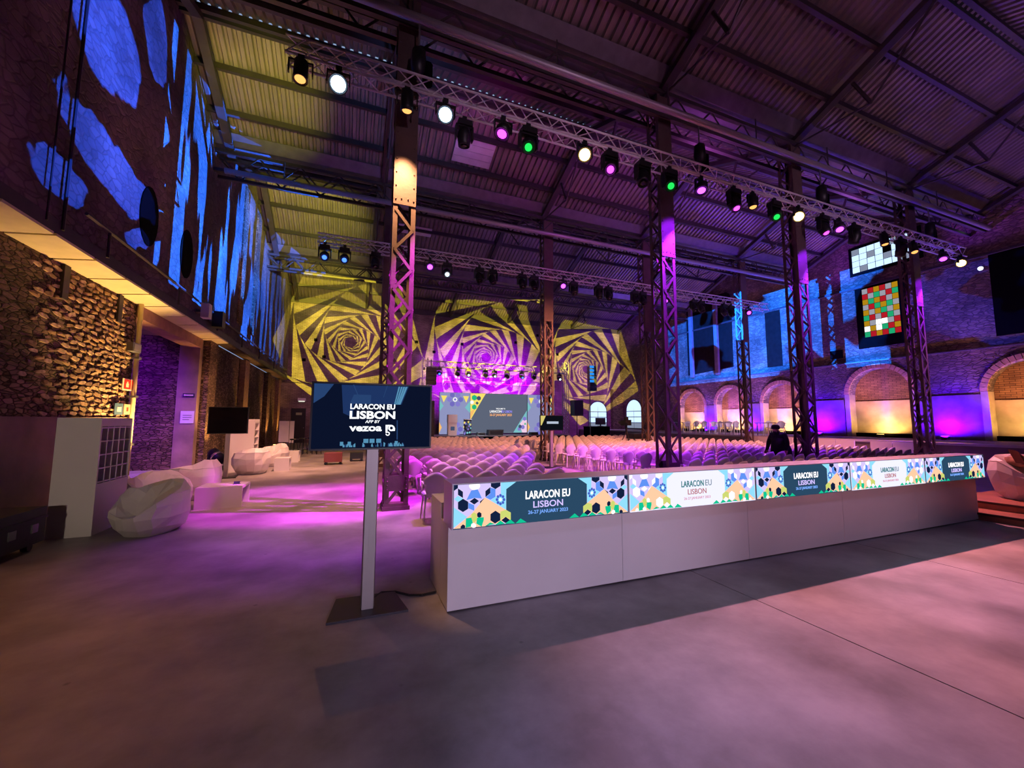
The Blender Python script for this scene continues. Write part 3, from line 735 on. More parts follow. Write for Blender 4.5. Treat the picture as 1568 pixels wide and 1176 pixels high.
WA = ['nearest riveted lattice column, warm-lit plate on top and magenta below', 'lattice column with violet-lit plate behind the white middle of the bar', 'lattice column behind the bar lit violet beneath an amber lamp', 'lattice column beside the stained glass window, amber and violet']
WB = ['dark lattice column just left behind the warm-lit column', 'lattice column in front of the stage screen with small monitor', 'dark lattice column close behind the violet-plated column', 'slim lattice column in front of the blue-lit right wall arches']
for (x, y), l in zip(COLS_A+COLS_B, WA+WB): fill_column(column(x, y, l))

# ================================================================== LIGHTING TRUSSES
def truss(name, x0, x1, y, z0, z1, w, label, cat='truss', vertical=None, r=.024, pitch=.3):
    t = empty(name, (x0, y, z0)); tag(t, label, cat)
    L = x1-x0; H = z1-z0
    for dy in (-w/2, w/2):
        for dz in (0, H):
            MB().cyl((0, dy, dz), (L, dy, dz), r, 7).build('chord', ALU, t, True)
    n = max(2, int(L/pitch)); p = L/n
    for side in range(4):
        m = MB()
        for k in range(n):
            a, c = k*p, (k+1)*p; s_ = k % 2
            if side < 2:
                dy = (-w/2, w/2)[side]; m.cyl((a, dy, H*s_), (c, dy, H*(1-s_)), r*.5, 5, cap=False)
            else:
                dz = (0, H)[side-2]; m.cyl((a, w/2*(1 if s_ else -1), dz), (c, w/2*(-1 if s_ else 1), dz), r*.5, 5, cap=False)
        o = m.build('lacing', ALU, t); o['kind'] = 'stuff'
    return t
def tower(name, x, y, z1, w, label):
    t = empty(name, (x, y, 0)); tag(t, label, 'truss')
    for dx in (-w/2, w/2):
        for dy in (-w/2, w/2): MB().cyl((dx, dy, 0), (dx, dy, z1), .024, 7).build('chord', ALU, t, True)
    m = MB(); n = int(z1/.3)
    for k in range(n):
        a, c = k*z1/n, (k+1)*z1/n; s_ = 1 if k % 2 else -1
        for dy in (-w/2, w/2): m.cyl((-w/2*s_, dy, a), (w/2*s_, dy, c), .012, 5, cap=False)
        for dx in (-w/2, w/2): m.cyl((dx, -w/2*s_, a), (dx, w/2*s_, c), .012, 5, cap=False)
    o = m.build('lacing', ALU, t); o['kind'] = 'stuff'
    MB().bb(-w/2-.12, w/2+.12, -w/2-.12, w/2+.12, 0, .03).build('base_plate', STEELD, t)
    return t
truss('lighting_truss', -1.25, 20.9, 7.25, 7.70, 8.02, .30, 'long aluminium lighting truss crossing the hall above the bar, full of lamps')
truss('lighting_truss', -1.2, 19.4, 13.8, 7.22, 7.52, .30, 'second aluminium lighting truss further back above the seating')
truss('lighting_truss', 4.65, 15.75, 28.0, 5.35, 5.75, .34, 'aluminium truss spanning over the stage screen')
tower('truss_tower', 4.65, 28.0, 5.95, .34, 'left aluminium truss tower beside the stage screen')
tower('truss_tower', 15.75, 28.0, 6.3, .36, 'right aluminium truss tower beside the stage screen')
for x, w_ in ((.95, 'over the warm-lit column'), (8.05, 'over the violet-plated column'), (12.9, 'near the amber-topped column'), (18.9, 'at the right end of the front truss')):
    t = tag(empty('chain_hoist', (x, 7.25, 8.02)), 'black chain hoist hanging '+w_, 'hoist', 'hoists holding the front truss')
    MB().lathe([(.05, .12), (.13, .16), (.15, .35), (.13, .62), (.05, .68)], 12).build('motor_body', BLACK, t, True)
    MB().cyl((0, 0, .68), (0, 0, 1.38), .02, 6).build('chain', GREY, t)
    MB().cyl((0, 0, 0), (0, 0, .12), .03, 6).build('hook', GREY, t)
    MB().cyl((.17, 0, .0), (.17, 0, .4), .10, 10).build('chain_bag', BLACKM, t)

# ================================================================== LAMPS ON THE TRUSSES
FM = {}
FM['clamp'] = MB().bb(-.03, .03, -.05, .05, -.08, .02).bb(-.05, .05, -.03, .03, -.02, .05).mesh('clamp', BLACK)
FM['base'] = MB().prism([(-.15, -.11, -.08), (.15, -.11, -.08), (.17, -.11, -.2), (-.17, -.11, -.2)], (0, .22, 0)).mesh('base', BLACK)
FM['yoke'] = MB().bb(-.2, -.165, -.06, .06, -.5, -.18).bb(.165, .2, -.06, .06, -.5, -.18).bb(-.2, .2, -.06, .06, -.23, -.18).mesh('yoke', BLACK)
FM['head'] = MB().lathe([(.03, .2), (.1, .19), (.14, .1), (.155, -.02), (.135, -.14), (.13, -.2), (.118, -.2), (.118, -.17)], 16).mesh('head', BLACK, True)
FM['wyoke'] = MB().bb(-.19, -.17, -.03, .03, -.3, -.06).bb(.17, .19, -.03, .03, -.3, -.06).bb(-.19, .19, -.03, .03, -.09, -.06).mesh('yoke', BLACK)
FM['whead'] = MB().lathe([(.06, .14), (.12, .12), (.155, .04), (.16, -.10), (.145, -.10), (.145, -.07)], 16).mesh('head', BLACK, True)
FM['chead'] = MB().lathe([(.05, .26), (.11, .22), (.115, -.06), (.12, -.14), (.105, -.14), (.105, -.10)], 14).mesh('head', BLACK, True)
LENS = {}
def lens(kind, m):
    k = (kind, m.name)
    if k not in LENS:
        r, z_ = {'mover': (.075, -.185), 'wash': (.12 if m.name in ('lens_blue_white', 'lens_amber') else .095, -.085), 'can': (.085, -.12)}[kind]
        LENS[k] = MB().lathe([(r, 0), (r*.8, -.02), (r*.3, -.03)], 14, 0, (0, 0, z_)).mesh('lens', m, True)
    return LENS[k]
G = {'off': mat('dark_lens', (14, 14, 20), .15), 'blue': em('lens_blue_white', (190, 220, 255), 9), 'amber': em('lens_amber', (255, 200, 120), 9), 'mag': em('lens_magenta', (226, 60, 255), 4.5),
     'vio': em('lens_violet', (190, 70, 255), 4.5), 'green': em('lens_green', (30, 200, 80), 1.6), 'warm': em('lens_warm', (255, 176, 96), 1.6), 'bdot': em('lens_blue', (70, 120, 255), 2.5), 'white': em('lens_white', (220, 235, 255), 4)}
def lamp(kind, x, y, ztop, aim, g, label, group, s=1.0, drop=None):
    t = empty({'mover': 'moving_head_lamp', 'wash': 'wash_lamp', 'can': 'par_can_lamp'}[kind], (x, y, ztop)); t.scale = (s, s, s)
    tag(t, label, 'lamp', group)
    link('clamp', FM['clamp'], t)
    if kind == 'mover':
        link('base', FM['base'], t); link('yoke', FM['yoke'], t); hd = link('head', FM['head'], t, (0, 0, -.43)); dz = -.43
    else:
        link('yoke', FM['wyoke'], t); dz = -.27; hd = link('head', FM['whead' if kind == 'wash' else 'chead'], t, (0, 0, dz))
    d = Vector(aim)-Vector((x, y, ztop+dz*s))
    hd.rotation_euler = d.to_track_quat('-Z', 'Y').to_euler()
    link('lens', lens(kind, G[g]), hd)
    return t
CAM = tuple(CAMLOC)
def nearcam(x, t=.0): return (CAM[0]*1.0+t, CAM[1], CAM[2])
FA = [('can', -1.0, 'warm', (-1.0, 6.6, 3)), ('wash', -.42, 'blue', CAM), ('can', .74, 'warm', (.8, 7.5, 5.5)), ('wash', 1.45, 'blue', CAM), ('wash', 2.62, 'mag', (-.2, 5.6, 0)),
      ('mover', 3.17, 'green', (1.2, 2, 2)), ('wash', 4.52, 'amber', CAM), ('mover', 5.17, 'mag', (2.2, 2, 2.5)), ('mover', 6.08, 'off', (5, 5.5, 3)), ('mover', 6.88, 'green', (3.6, 2, 3)),
      ('wash', 7.89, 'vio', (6.2, 5.2, 1)), ('mover', 9.01, 'mag', (8.8, 4, 0)), ('can', 9.7, 'warm', (9.5, 6.6, 3)), ('mover', 10.54, 'green', (8, 3.6, 3)), ('wash', 11.53, 'amber', (5, 2, 2)),
      ('mover', 12.6, 'mag', (12.9, 4.5, 1)), ('wash', 13.36, 'vio', (11, 4.5, 1)), ('mover', 14.1, 'off', (14, 9, 1)), ('can', 15.67, 'warm', (15.5, 6.6, 3)), ('mover', 16.6, 'off', (18, 9, 3)), ('can', 17.35, 'warm', (16.6, 6.2, 4)), ('wash', 19.18, 'vio', (16, 5, 1)), ('wash', 20.42, 'amber', (12, 3, 2))]
GN = {'off': 'unlit', 'blue': 'glaring blue-white', 'amber': 'glaring amber', 'mag': 'magenta glowing', 'vio': 'violet glowing', 'green': 'green glowing', 'warm': 'warm glowing', 'bdot': 'blue glinting', 'white': 'white glowing'}
KN = {'mover': 'moving head lamp', 'wash': 'wash lamp', 'can': 'par can'}
for i, (k, x, g, aim) in enumerate(FA):
    lamp(k, x, 7.10, 7.655, aim, g, '%s %s, %s from left on the front truss' % (GN[g], KN[k], ORD[i+1]), 'lamps on the front truss', 1.0)
FB = [(-.97, 'bdot'), (-.39, 'bdot'), (.56, 'off'), (2.35, 'V'), (2.95, 'white'), (4.14, 'off'), (4.65, 'off'), (5.84, 'off'), (6.34, 'off'), (7.6, 'V'), (8.08, 'off'), (9.26, 'off'), (9.74, 'off'), (11.08, 'off'), (11.5, 'off'), (12.75, 'V'), (14.4, 'off'), (14.85, 'off'), (16.3, 'off'), (16.75, 'off'), (17.94, 'V')]
for i, (x, g) in enumerate(FB):
    k = 'wash' if g == 'V' else 'mover'; g = 'vio' if g == 'V' else g
    lamp(k, x, 13.65, 7.20, (x*.75, 6, 1.2) if g != 'off' else (x, 11.5, 3), g, '%s %s, %s from left on the second truss' % (GN[g], KN[k], ORD[i+1]), 'lamps on the second truss', .95)
for i, (x, g) in enumerate(((5.6, 'bdot'), (6.9, 'off'), (7.7, 'white'), (9.0, 'off'), (9.7, 'white'), (10.7, 'off'), (11.9, 'bdot'), (12.9, 'off'), (14.0, 'bdot'), (15.1, 'white'))):
    lamp('mover', x, 27.83, 5.34, (x, 22, 2), g, '%s lamp, %s from left above the stage screen' % (GN[g], ORD[i+1]), 'lamps over the stage', 1.0)
for i, (z_, w_) in enumerate(((9.63, 'upper'), (7.92, 'lower'))):
    t = tag(empty('wall_spot_lamp', (23.9, 7.75, z_)), '%s of two small white spot lamps high on right wall' % w_, 'lamp', 'white spots on the right wall')
    MB().cyl((0, 0, 0), (-.2, -.05, -.05), .09, 10).build('housing', BLACK, t); MB().cyl((-.2, -.05, -.05), (-.22, -.055, -.055), .08, 10).build('lens', G['white'], t)
# black movers hanging near the right-hand columns
lamp('mover', 1.9, 7.4, 7.655, (2, 8, 3), 'off', 'unlit moving head lamp hanging behind the front truss beside warm-lit column', 'lamps on the front truss', .9)

# ================================================================== BAR COUNTER
PAT = [
('lilac', [(0.008, 1.000), (0.477, 1.000), (0.479, 0.022), (0.014, 0.022)]),
('cyan', [(0.011, 0.502), (0.129, 0.259), (0.013, 0.042)]),
('cyan', [(0.010, 0.687), (0.048, 0.758), (0.095, 0.680), (0.049, 0.617)]),
('navy', [(0.008, 1.000), (0.047, 1.000), (0.047, 0.931), (0.009, 0.873)]),
('navy', [(0.047, 0.925), (0.090, 0.839), (0.091, 0.700), (0.048, 0.778)]),
('navy', [(0.091, 0.681), (0.137, 0.602), (0.137, 0.444), (0.093, 0.380), (0.050, 0.460), (0.049, 0.611)]),
('white', [(0.191, 0.860), (0.166, 0.878), (0.148, 0.918), (0.141, 0.969), (0.148, 1.000), (0.166, 1.000), (0.190, 1.000), (0.215, 1.000), (0.234, 1.000), (0.241, 0.952), (0.234, 0.903), (0.216, 0.869)]),
('blue', [(0.162, 0.856), (0.219, 0.876), (0.257, 0.658), (0.192, 0.681), (0.121, 0.645)]),
('navy', [(0.192, 0.681), (0.231, 0.603), (0.190, 0.532), (0.149, 0.610)]),
('blue', [(0.138, 0.582), (0.189, 0.516), (0.190, 0.389), (0.139, 0.454)]),
('navy', [(0.240, 0.591), (0.280, 0.663), (0.281, 0.523), (0.241, 0.457)]),
('navy', [(0.287, 0.823), (0.331, 0.907), (0.331, 0.765), (0.288, 0.682)]),
('blue', [(0.332, 0.896), (0.378, 0.858), (0.378, 0.675), (0.333, 0.613), (0.289, 0.678), (0.331, 0.755)]),
('navy', [(0.336, 0.998), (0.423, 1.000), (0.423, 0.922), (0.378, 0.854), (0.336, 0.922)]),
('cyan', [(0.427, 1.000), (0.572, 1.000), (0.478, 0.837), (0.478, 0.748), (0.428, 0.706)]),
('cyan', [(0.333, 0.603), (0.378, 0.675), (0.476, 0.748), (0.477, 0.348)]),
('peach', [(0.284, 0.673), (0.521, 0.273), (0.521, 0.109), (0.380, 0.048), (0.283, 0.013), (0.014, 0.022), (0.165, 0.320)]),
('olive', [(0.425, 0.320), (0.472, 0.349), (0.521, 0.277), (0.521, 0.103), (0.472, 0.190), (0.425, 0.127)]),
('navy', [(0.379, 0.350), (0.423, 0.269), (0.424, 0.117), (0.376, 0.053), (0.334, 0.135), (0.334, 0.280)]),
('olive', [(0.165, 0.320), (0.190, 0.353), (0.212, 0.309), (0.216, 0.169), (0.187, 0.117), (0.165, 0.201)]),
('navy', [(0.235, 0.212), (0.216, 0.252), (0.215, 0.324), (0.234, 0.355), (0.254, 0.315), (0.254, 0.243)]),
('green', [(0.118, 0.233), (0.165, 0.241), (0.180, 0.119), (0.166, 0.034), (0.116, 0.018)]),
('green', [(0.216, 0.228), (0.275, 0.224), (0.275, 0.154), (0.257, 0.010), (0.209, 0.092)]),
('white', [(0.186, 0.000), (0.173, 0.013), (0.164, 0.043), (0.164, 0.077), (0.172, 0.103), (0.186, 0.110), (0.199, 0.095), (0.208, 0.066), (0.208, 0.031), (0.200, 0.006)]),
('navy', [(0.073, 0.059), (0.094, 0.106), (0.114, 0.067), (0.112, 0.019), (0.075, 0.016)]),
('navy', [(0.433, 0.115), (0.473, 0.186), (0.514, 0.101), (0.471, 0.040)]),
('green', [(0.286, 0.016), (0.331, 0.090), (0.376, 0.043)]),
('green', [(0.376, 0.018), (0.425, 0.113), (0.467, 0.025)]),
('green', [(0.467, 0.025), (0.518, 0.114), (0.561, 0.011)]),
('green', [(0.565, 0.010), (0.613, 0.115), (0.672, 0.009)]),
('blue2', [(0.456, 0.555), (0.445, 0.577), (0.445, 0.616), (0.456, 0.633), (0.468, 0.611), (0.468, 0.572)]),
('blue2', [(0.447, 0.488), (0.436, 0.510), (0.436, 0.548), (0.447, 0.565), (0.458, 0.544), (0.458, 0.505)]),
('blue2', [(0.424, 0.464), (0.413, 0.486), (0.413, 0.524), (0.424, 0.541), (0.435, 0.520), (0.436, 0.481)]),
('blue2', [(0.402, 0.497), (0.390, 0.519), (0.390, 0.558), (0.401, 0.575), (0.413, 0.553), (0.413, 0.514)]),
('blue2', [(0.392, 0.568), (0.381, 0.590), (0.381, 0.629), (0.392, 0.646), (0.403, 0.624), (0.403, 0.585)]),
('blue2', [(0.401, 0.636), (0.390, 0.657), (0.390, 0.696), (0.401, 0.713), (0.412, 0.692), (0.412, 0.653)]),
('blue2', [(0.424, 0.660), (0.413, 0.681), (0.412, 0.720), (0.424, 0.738), (0.435, 0.716), (0.435, 0.677)]),
('blue2', [(0.447, 0.627), (0.435, 0.648), (0.435, 0.687), (0.447, 0.704), (0.458, 0.683), (0.458, 0.644)]),
('white', [(0.424, 0.562), (0.415, 0.575), (0.411, 0.603), (0.415, 0.630), (0.424, 0.639), (0.433, 0.626), (0.437, 0.598), (0.433, 0.571)]),
]
def pal(dark):
    k = 'dark' if dark else 'pale'
    c = {'lilac': (206, 190, 240), 'cyan': (140, 212, 240), 'navy': (28, 44, 84) if dark else (246, 248, 255), 'white': (252, 250, 250), 'blue': (92, 140, 232), 'peach': (250, 196, 158), 'olive': (196, 206, 110), 'green': (16, 186, 140), 'blue2': (66, 88, 190)}
    return {n: em('print_%s_%s' % (n, k), v, 1.15 if n != 'navy' or not dark else .6) for n, v in c.items()}
CX0, CWID, CN = 0.80, 1.775, 5
CENTER = {True: em('lightbox_slate', (48, 82, 112), .8), False: em('lightbox_white', (232, 232, 255), 1.15)}
LAST = ['with navy lightbox, nearest unit at the left end', 'with pale lightbox, second unit from left', 'with navy lightbox, middle unit', 'with pale lightbox, fourth unit from left', 'with navy lightbox, far right end']
PO = ['lilac', 'cyan', 'navy', 'white', 'blue', 'peach', 'olive', 'green', 'blue2']
for i in range(CN):
    x0 = CX0+i*CWID; dark = i % 2 == 0
    t = tag(empty('bar_counter', (x0, 3.45, 0)), 'white bar counter '+LAST[i], 'bar counter', 'white lightbox bar counters in a row')
    w = CWID-.004
    MB().bb(.0, w, 0, .30, .015, .705).build('front_cabinet', WHITE, t)
    MB().bb(.0, w, .305, .78, .015, .82).build('rear_cabinet', WHITE, t)
    MB().bb(.0, w, .305, .80, .82, .845).build('worktop', WHITE, t)
    lb = MB().bb(0, w, -.115, .20, .70, 1.075).build('lightbox', mat('lightbox_frame', (196, 190, 196), .3, .2), t)
    p = MB().bb(.012, w-.008, -.119, -.115, .704, 1.066).build('panel_face', CENTER[dark], lb)
    P_ = pal(dark); order = PO; m = MB(); lev = 0
    for n, (c, q) in enumerate(PAT):
        mi = order.index(c)
        pts = [(max(.014, u), -.1192-.00006*n, .705+v*.36) for u, v in q]
        m.add(pts, [tuple(range(len(pts)))], mi)
        m.add([(w-x_, y_, z_) for x_, y_, z_ in pts][::-1], [tuple(range(len(pts)))], mi)
    m.build('pattern_print', [P_[c] for c in order], lb)['kind'] = 'stuff'
    y_ = -.1225
    if dark:
        TW, TP, TB = em('text_white', (255, 252, 255), 1.3), em('text_lilac', (206, 190, 255), 1.15), em('text_blue', (120, 170, 255), 1.1)
        put_text('LARACON EU', w/2, .91, y_, .066, TW, lb, .45, bold=.03)
        put_text('LISBON', w/2, .83, y_, .055, TP, lb, .30, bold=.015)
        put_text('26-27 JANUARY 2023', w/2, .778, y_, .030, TB, lb, .40, bold=.01)
    else:
        put_text('LARACON', w/2-.06, .91, y_, .062, em('text_teal', (44, 134, 134), .8), lb, .31, bold=.02)
        put_text('EU', w/2+.165, .91, y_, .062, em('text_greyteal', (130, 150, 160), .8), lb, .09, bold=.0)
        put_text('LISBON', w/2, .83, y_, .055, em('text_rose', (206, 132, 132), .85), lb, .26, bold=.01)
        put_text('26-27 JANUARY 2023', w/2, .778, y_, .026, em('text_pink', (236, 170, 190), .9), lb, .37, bold=.005)

# ================================================================== SIGN SCREEN ON STAND
def tv_stand(x, y, label, w=1.0, h=.575, zc=1.635, zbase=0, on=True):
    t = tag(empty('display_stand', (x, y, zbase)), label, 'display')
    MB().bb(-w/2, w/2, -.03, .03, zc-h/2, zc+h/2).build('screen_housing', BLACK, t)
    MB().prism([(-.046, -.01, .018), (.046, -.01, .018), (.056, .04, .018), (.046, .09, .018), (-.046, .09, .018), (-.056, .04, .018)], (0, 0, zc-.3)).bb(-.008, .008, -.014, -.009, .02, zc-.3).build('pole', ALUP, t)
    return t
tv = tv_stand(.185, 3.74, 'tall black display on grey pole showing white lettering, left of the bar')
MB().prism([(-.31, -.14, .0), (-.25, .30, .0), (.25, .28, .0), (.32, -.14, .0)], (0, 0, .018)).build('base_plate', mat('dark_plate', (40, 34, 44), .5), tv)
scr = MB().bb(-.485, .485, -.034, -.030, 1.362, 1.908).build('screen', em('screen_navy', (12, 20, 44), .9), tv)
m = MB()
def q2(pts, mi): m.add([(x_, -.0345-.0002*mi, z_) for x_, z_ in pts], [tuple(range(len(pts)))], mi)
q2([(-.27, 1.90), (.29, 1.905), (.23, 1.74), (-.17, 1.74)], 0)
q2([(-.27, 1.90), (-.17, 1.74), (-.17, 1.62), (-.25, 1.66)], 0)
for k in range(4): q2([(.20+k*.02, 1.90), (.212+k*.022, 1.90), (.175+k*.015, 1.74), (.165+k*.013, 1.74)], 2)
q2([(-.18, 1.905), (-.172, 1.905), (-.11, 1.76), (-.118, 1.76)], 1)
q2([(.10, 1.905), (.106, 1.905), (.075, 1.80), (.07, 1.80)], 1)
q2([(-.2, 1.74), (-.03, 1.74), (-.03, 1.82), (-.17, 1.82)], 1)
for k, u in enumerate((-.08, -.03, .025)): q2([(u, 1.405), (u+.04, 1.405), (u+.04, 1.44), (u, 1.44)], 2)
rr_ = random.Random(5)
for k in range(30):
    u = rr_.uniform(-.26, .25); q2([(u, 1.372), (u+rr_.uniform(.008, .02), 1.372), (u+rr_.uniform(.006, .016), 1.372+rr_.uniform(.012, .035)), (u, 1.372+rr_.uniform(.01, .04))], 2 if k % 3 else 1)
for u in (-.265, -.205, .18): q2([(u, 1.385), (u+.026, 1.385), (u+.026, 1.418), (u, 1.418)], 2)
q2([(.195, 1.43), (.205, 1.43), (.20, 1.60), (.192, 1.60)], 1)
q2([(-.48, 1.905), (-.33, 1.905), (-.40, 1.80), (-.48, 1.74)], 1)
m.build('screen_picture', [em('scr_mid', (34, 58, 108), .8), em('scr_low', (44, 74, 124), .8), em('scr_hi', (96, 160, 200), .8)], scr)['kind'] = 'stuff'
TW2 = em('screen_text', (246, 250, 255), 1.25)
put_text('LARACON EU', -.01, 1.697, -.037, .042, TW2, scr, .37, bold=.05)
put_text('LISBON', -.01, 1.615, -.037, .062, TW2, scr, .375, bold=.05)
put_text('APP BY', -.01, 1.576, -.037, .025, TW2, scr, .125, bold=.02, shear=.2)
put_text('vezoa', -.065, 1.508, -.037, .058, TW2, scr, .265, bold=.045)
m = MB()
def ring(cx, cz, r, a0, a1, th, n=18):
    for k in range(n):
        t0, t1 = a0+(a1-a0)*k/n, a0+(a1-a0)*(k+1)/n
        m.add([(cx+(r-th)*math.cos(t0), -.037, cz+(r-th)*math.sin(t0)), (cx+(r+th)*math.cos(t0), -.037, cz+(r+th)*math.sin(t0)), (cx+(r+th)*math.cos(t1), -.037, cz+(r+th)*math.sin(t1)), (cx+(r-th)*math.cos(t1), -.037, cz+(r-th)*math.sin(t1))], [(0, 1, 2, 3)])
ring(.148, 1.532, .020, 0, 2*PI, .007); m.add([(.098, -.037, 1.56), (.118, -.037, 1.56), (.114, -.037, 1.49), (.100, -.037, 1.49)], [(0, 1, 2, 3)]); m.add([(.11, -.037, 1.56), (.15, -.037, 1.56), (.15, -.037, 1.548), (.11, -.037, 1.545)], [(0, 1, 2, 3)]); m.add([(.165, -.037, 1.54), (.179, -.037, 1.535), (.179, -.037, 1.507), (.14, -.037, 1.507), (.14, -.037, 1.517), (.165, -.037, 1.517)], [(0, 1, 2, 3, 4, 5)]); ring(.118, 1.483, .014, -PI, PI*.6, .0045)
m.build('elephant_logo', TW2, scr)
# power cable on the floor
m = MB(); pp = [(.25, 3.95), (.32, 4.05), (.44, 4.02), (.55, 3.90), (.66, 3.86), (.79, 3.88)]
for a, c in zip(pp[:-1], pp[1:]): m.cyl((a[0], a[1], .012), (c[0], c[1], .012), .011, 6)
tag(m.build('power_cable', BLACK), 'thin black power cable on the floor between display base and bar', 'cable')

tv2 = tv_stand(-3.19, 13.45, 'switched-off black display on pole beside left pilaster', .95, .75, 1.585)
MB().prism([(-.3, -.2, 0), (-.25, .25, 0), (.25, .25, 0), (.3, -.2, 0)], (0, 0, .02)).build('base_plate', BLACK, tv2)
MB().bb(-.455, .455, -.034, -.03, 1.23, 1.94).build('screen', mat('dark_screen', (10, 8, 10), .12), tv2)
tv3 = tv_stand(6.47, 12.5, 'small confidence monitor with yellow corner on a pole before the stage', .9, .52, 1.53)
MB().prism([(-.3, -.2, 0), (-.25, .25, 0), (.25, .25, 0), (.3, -.2, 0)], (0, 0, .02)).build('base_plate', BLACK, tv3)
s3 = MB().bb(-.435, .435, -.034, -.03, 1.285, 1.775).build('screen', em('screen_dark', (16, 18, 26), .8), tv3)
MB().add([(-.435, -.036, 1.775), (-.24, -.036, 1.775), (-.40, -.036, 1.45), (-.435, -.036, 1.45)], [(0, 1, 2, 3)]).build('screen_picture', em('scr_yellow', (226, 210, 120), .9), s3)
MB().add([(-.2, -.036, 1.5), (.25, -.036, 1.5), (.25, -.036, 1.58), (-.2, -.036, 1.58)], [(0, 1, 2, 3)]).build('screen_caption', em('scr_cap', (190, 200, 220), .9), s3)

# ================================================================== STAGE
st = tag(empty('stage_platform', (10.2, 29.2, 0)), 'low stage platform with grey deck below the big screen', 'stage')
MB().bb(-5.1, 5.3, -2.4, 2.0, .50, .56).build('deck', mat('stage_deck', (120, 120, 130), .5), st)
MB().bb(-5.1, 5.3, -2.36, 1.9, 0, .50).build('skirt', BLACKM, st)
def led(name, x0, x1, z0, z1, y, label, base):
    t = tag(empty(name, ((x0+x1)/2, y, z0)), label, 'screen'); w = x1-x0; hh = z1-z0
    MB().bb(-w/2, w/2, 0, .12, 0, hh).build('cabinet', BLACK, t)
    s = MB().bb(-w/2+.01, w/2-.01, -.01, 0, .01, hh-.01).build('screen', base, t)
    return t, s, w, hh
def shapes(parent, polys, y=-.014):
    m = MB(); ms = []
    for k, (c, pts) in enumerate(polys):
        if c not in ms: ms.append(c)
        m.add([(x_, y-.0004*k, z_) for x_, z_ in pts], [tuple(range(len(pts)))], ms.index(c))
    o = m.build('screen_picture', ms, parent); o['kind'] = 'stuff'; return o
def hx(cx, cz, r, n=6, a0=PI/2): return [(cx+r*math.cos(a0+2*PI*k/n), cz+r*math.sin(a0+2*PI*k/n)) for k in range(n)]
SY, SN, SG, SW, SLV, STE, SP, SO = em('s_yellow', (248, 226, 110), 1), em('s_navy', (72, 84, 116), .9), em('s_green', (40, 190, 130), .95), em('s_white', (248, 246, 250), 1.05), em('s_violet', (140, 130, 216), .9), em('s_teal', (128, 200, 206), .9), em('s_pink', (240, 206, 232), 1), em('s_orange', (250, 190, 110), 1)
t, s, w, hh = led('stage_screen', 8.2, 12.85, .66, 3.66, 29.0, 'large slate grey stage screen with event title in the centre', em('s_slate', (98, 106, 126), .9))
shapes(s, [(SY, [(-2.3, 2.98), (-1.1, 2.98), (-1.75, 1.9), (-2.3, .95)]), (SO, [(-2.3, 1.6), (-1.9, 1.85), (-2.3, 1.0)]), (SG, hx(-2.0, 2.65, .22)), (SG, hx(-2.0, 1.95, .2)), (SN, hx(-1.65, 2.62, .18)), (SN, hx(-1.78, 2.25, .13, 4)), (SW, hx(-2.18, 2.3, .15)),
           (STE, [(2.3, 1.75), (2.3, .03), (1.15, .03)]), (SP, [(2.3, 1.0), (2.3, .03), (1.9, .03), (1.7, .7), (1.95, 1.0)]), (SLV, hx(2.1, 1.1, .17)), (SLV, hx(1.95, .45, .18)), (SLV, hx(1.65, .3, .15)), (SN, hx(1.72, .5, .15)), (SG, hx(2.15, .7, .12, 3)), (em('s_floorgrey', (120, 130, 150), .9), [(-2.3, .02), (1.1, .02), (1.1, .06), (-2.3, .06)])])
TS1 = em('stage_text_w', (250, 250, 252), 1.1)
put_text('WELCOME TO', .1, 1.80, -.02, .10, TS1, s, .75, bold=.03)
put_text('LARACON', -.3, 1.56, -.02, .17, TS1, s, .95, bold=.04)
put_text('EU LISBON', .62, 1.56, -.02, .17, em('stage_text_v', (150, 140, 246), 1.1), s, .85, bold=.03)
put_text('26-27 JANUARY 2023', .12, 1.30, -.02, .17, em('stage_text_o', (250, 176, 110), 1.1), s, 1.8, bold=.03)
def side_panel(x0, x1, label, y=28.95):
    t, s, w, hh = led('stage_side_panel', x0, x1, .60, 3.66, y, label, em('s_lavgrey', (150, 156, 200), .9))
    P = []
    for k, (cx, cz) in enumerate(((0, hh*.83), (0, hh*.12))):
        for q in range(6): P.append((SLV if q % 2 else em('s_vio2', (120, 112, 200), .9), hx(cx+.42*math.cos(PI/3*q), cz+.38*math.sin(PI/3*q), .2)))
        P += [(SW, hx(cx, cz, .17, 8)), (SLV, hx(cx, cz, .1))]
    P += [(SY, [(-w/2+.1, hh-.25), (-w/2+.55, hh-.25), (-w/2+.3, hh-.75)]), (SY, [(w/2-.1, hh-.25), (w/2-.55, hh-.25), (w/2-.3, hh-.75)]), (STE, [(-w/2, hh-.6), (-w/2+.3, hh-1.0), (-w/2, hh-1.4)]), (STE, [(w/2, hh-.6), (w/2-.4, hh-1.1), (w/2, hh-1.5)]), (SO, [(-w/2, .9), (-w/2+.2, .5), (-w/2, .1)])]
    shapes(s, P)
side_panel(5.9, 8.19, 'lavender patterned screen panel left of the stage title screen')
side_panel(12.86, 15.2, 'lavender patterned screen panel right of the stage title screen')
t = tag(empty('lectern', (6.55, 27.7, .56)), 'white box lectern standing at left of the stage', 'lectern')
MB().bb(-.3, .3, -.2, .2, 0, .9).build('body', WHITE, t); MB().bb(-.32, .32, -.25, .2, .9, 1.45).build('top_box', WHITE, t); MB().bb(-.14, .14, -.21, -.2, .35, .62).build('print', SN, t)
t = tag(empty('patterned_pedestal', (7.72, 27.9, .56)), 'round pedestal with colourful pattern on the stage', 'pedestal')
MB().lathe([(.28, 0), (.28, 1.1)], 18).build('drum', mat('drum_dark', (60, 60, 84), .5), t, True); MB().lathe([(.3, 1.1), (.3, 1.14)], 18).build('top', WHITE, t)
m = MB(); rs = random.Random(9)
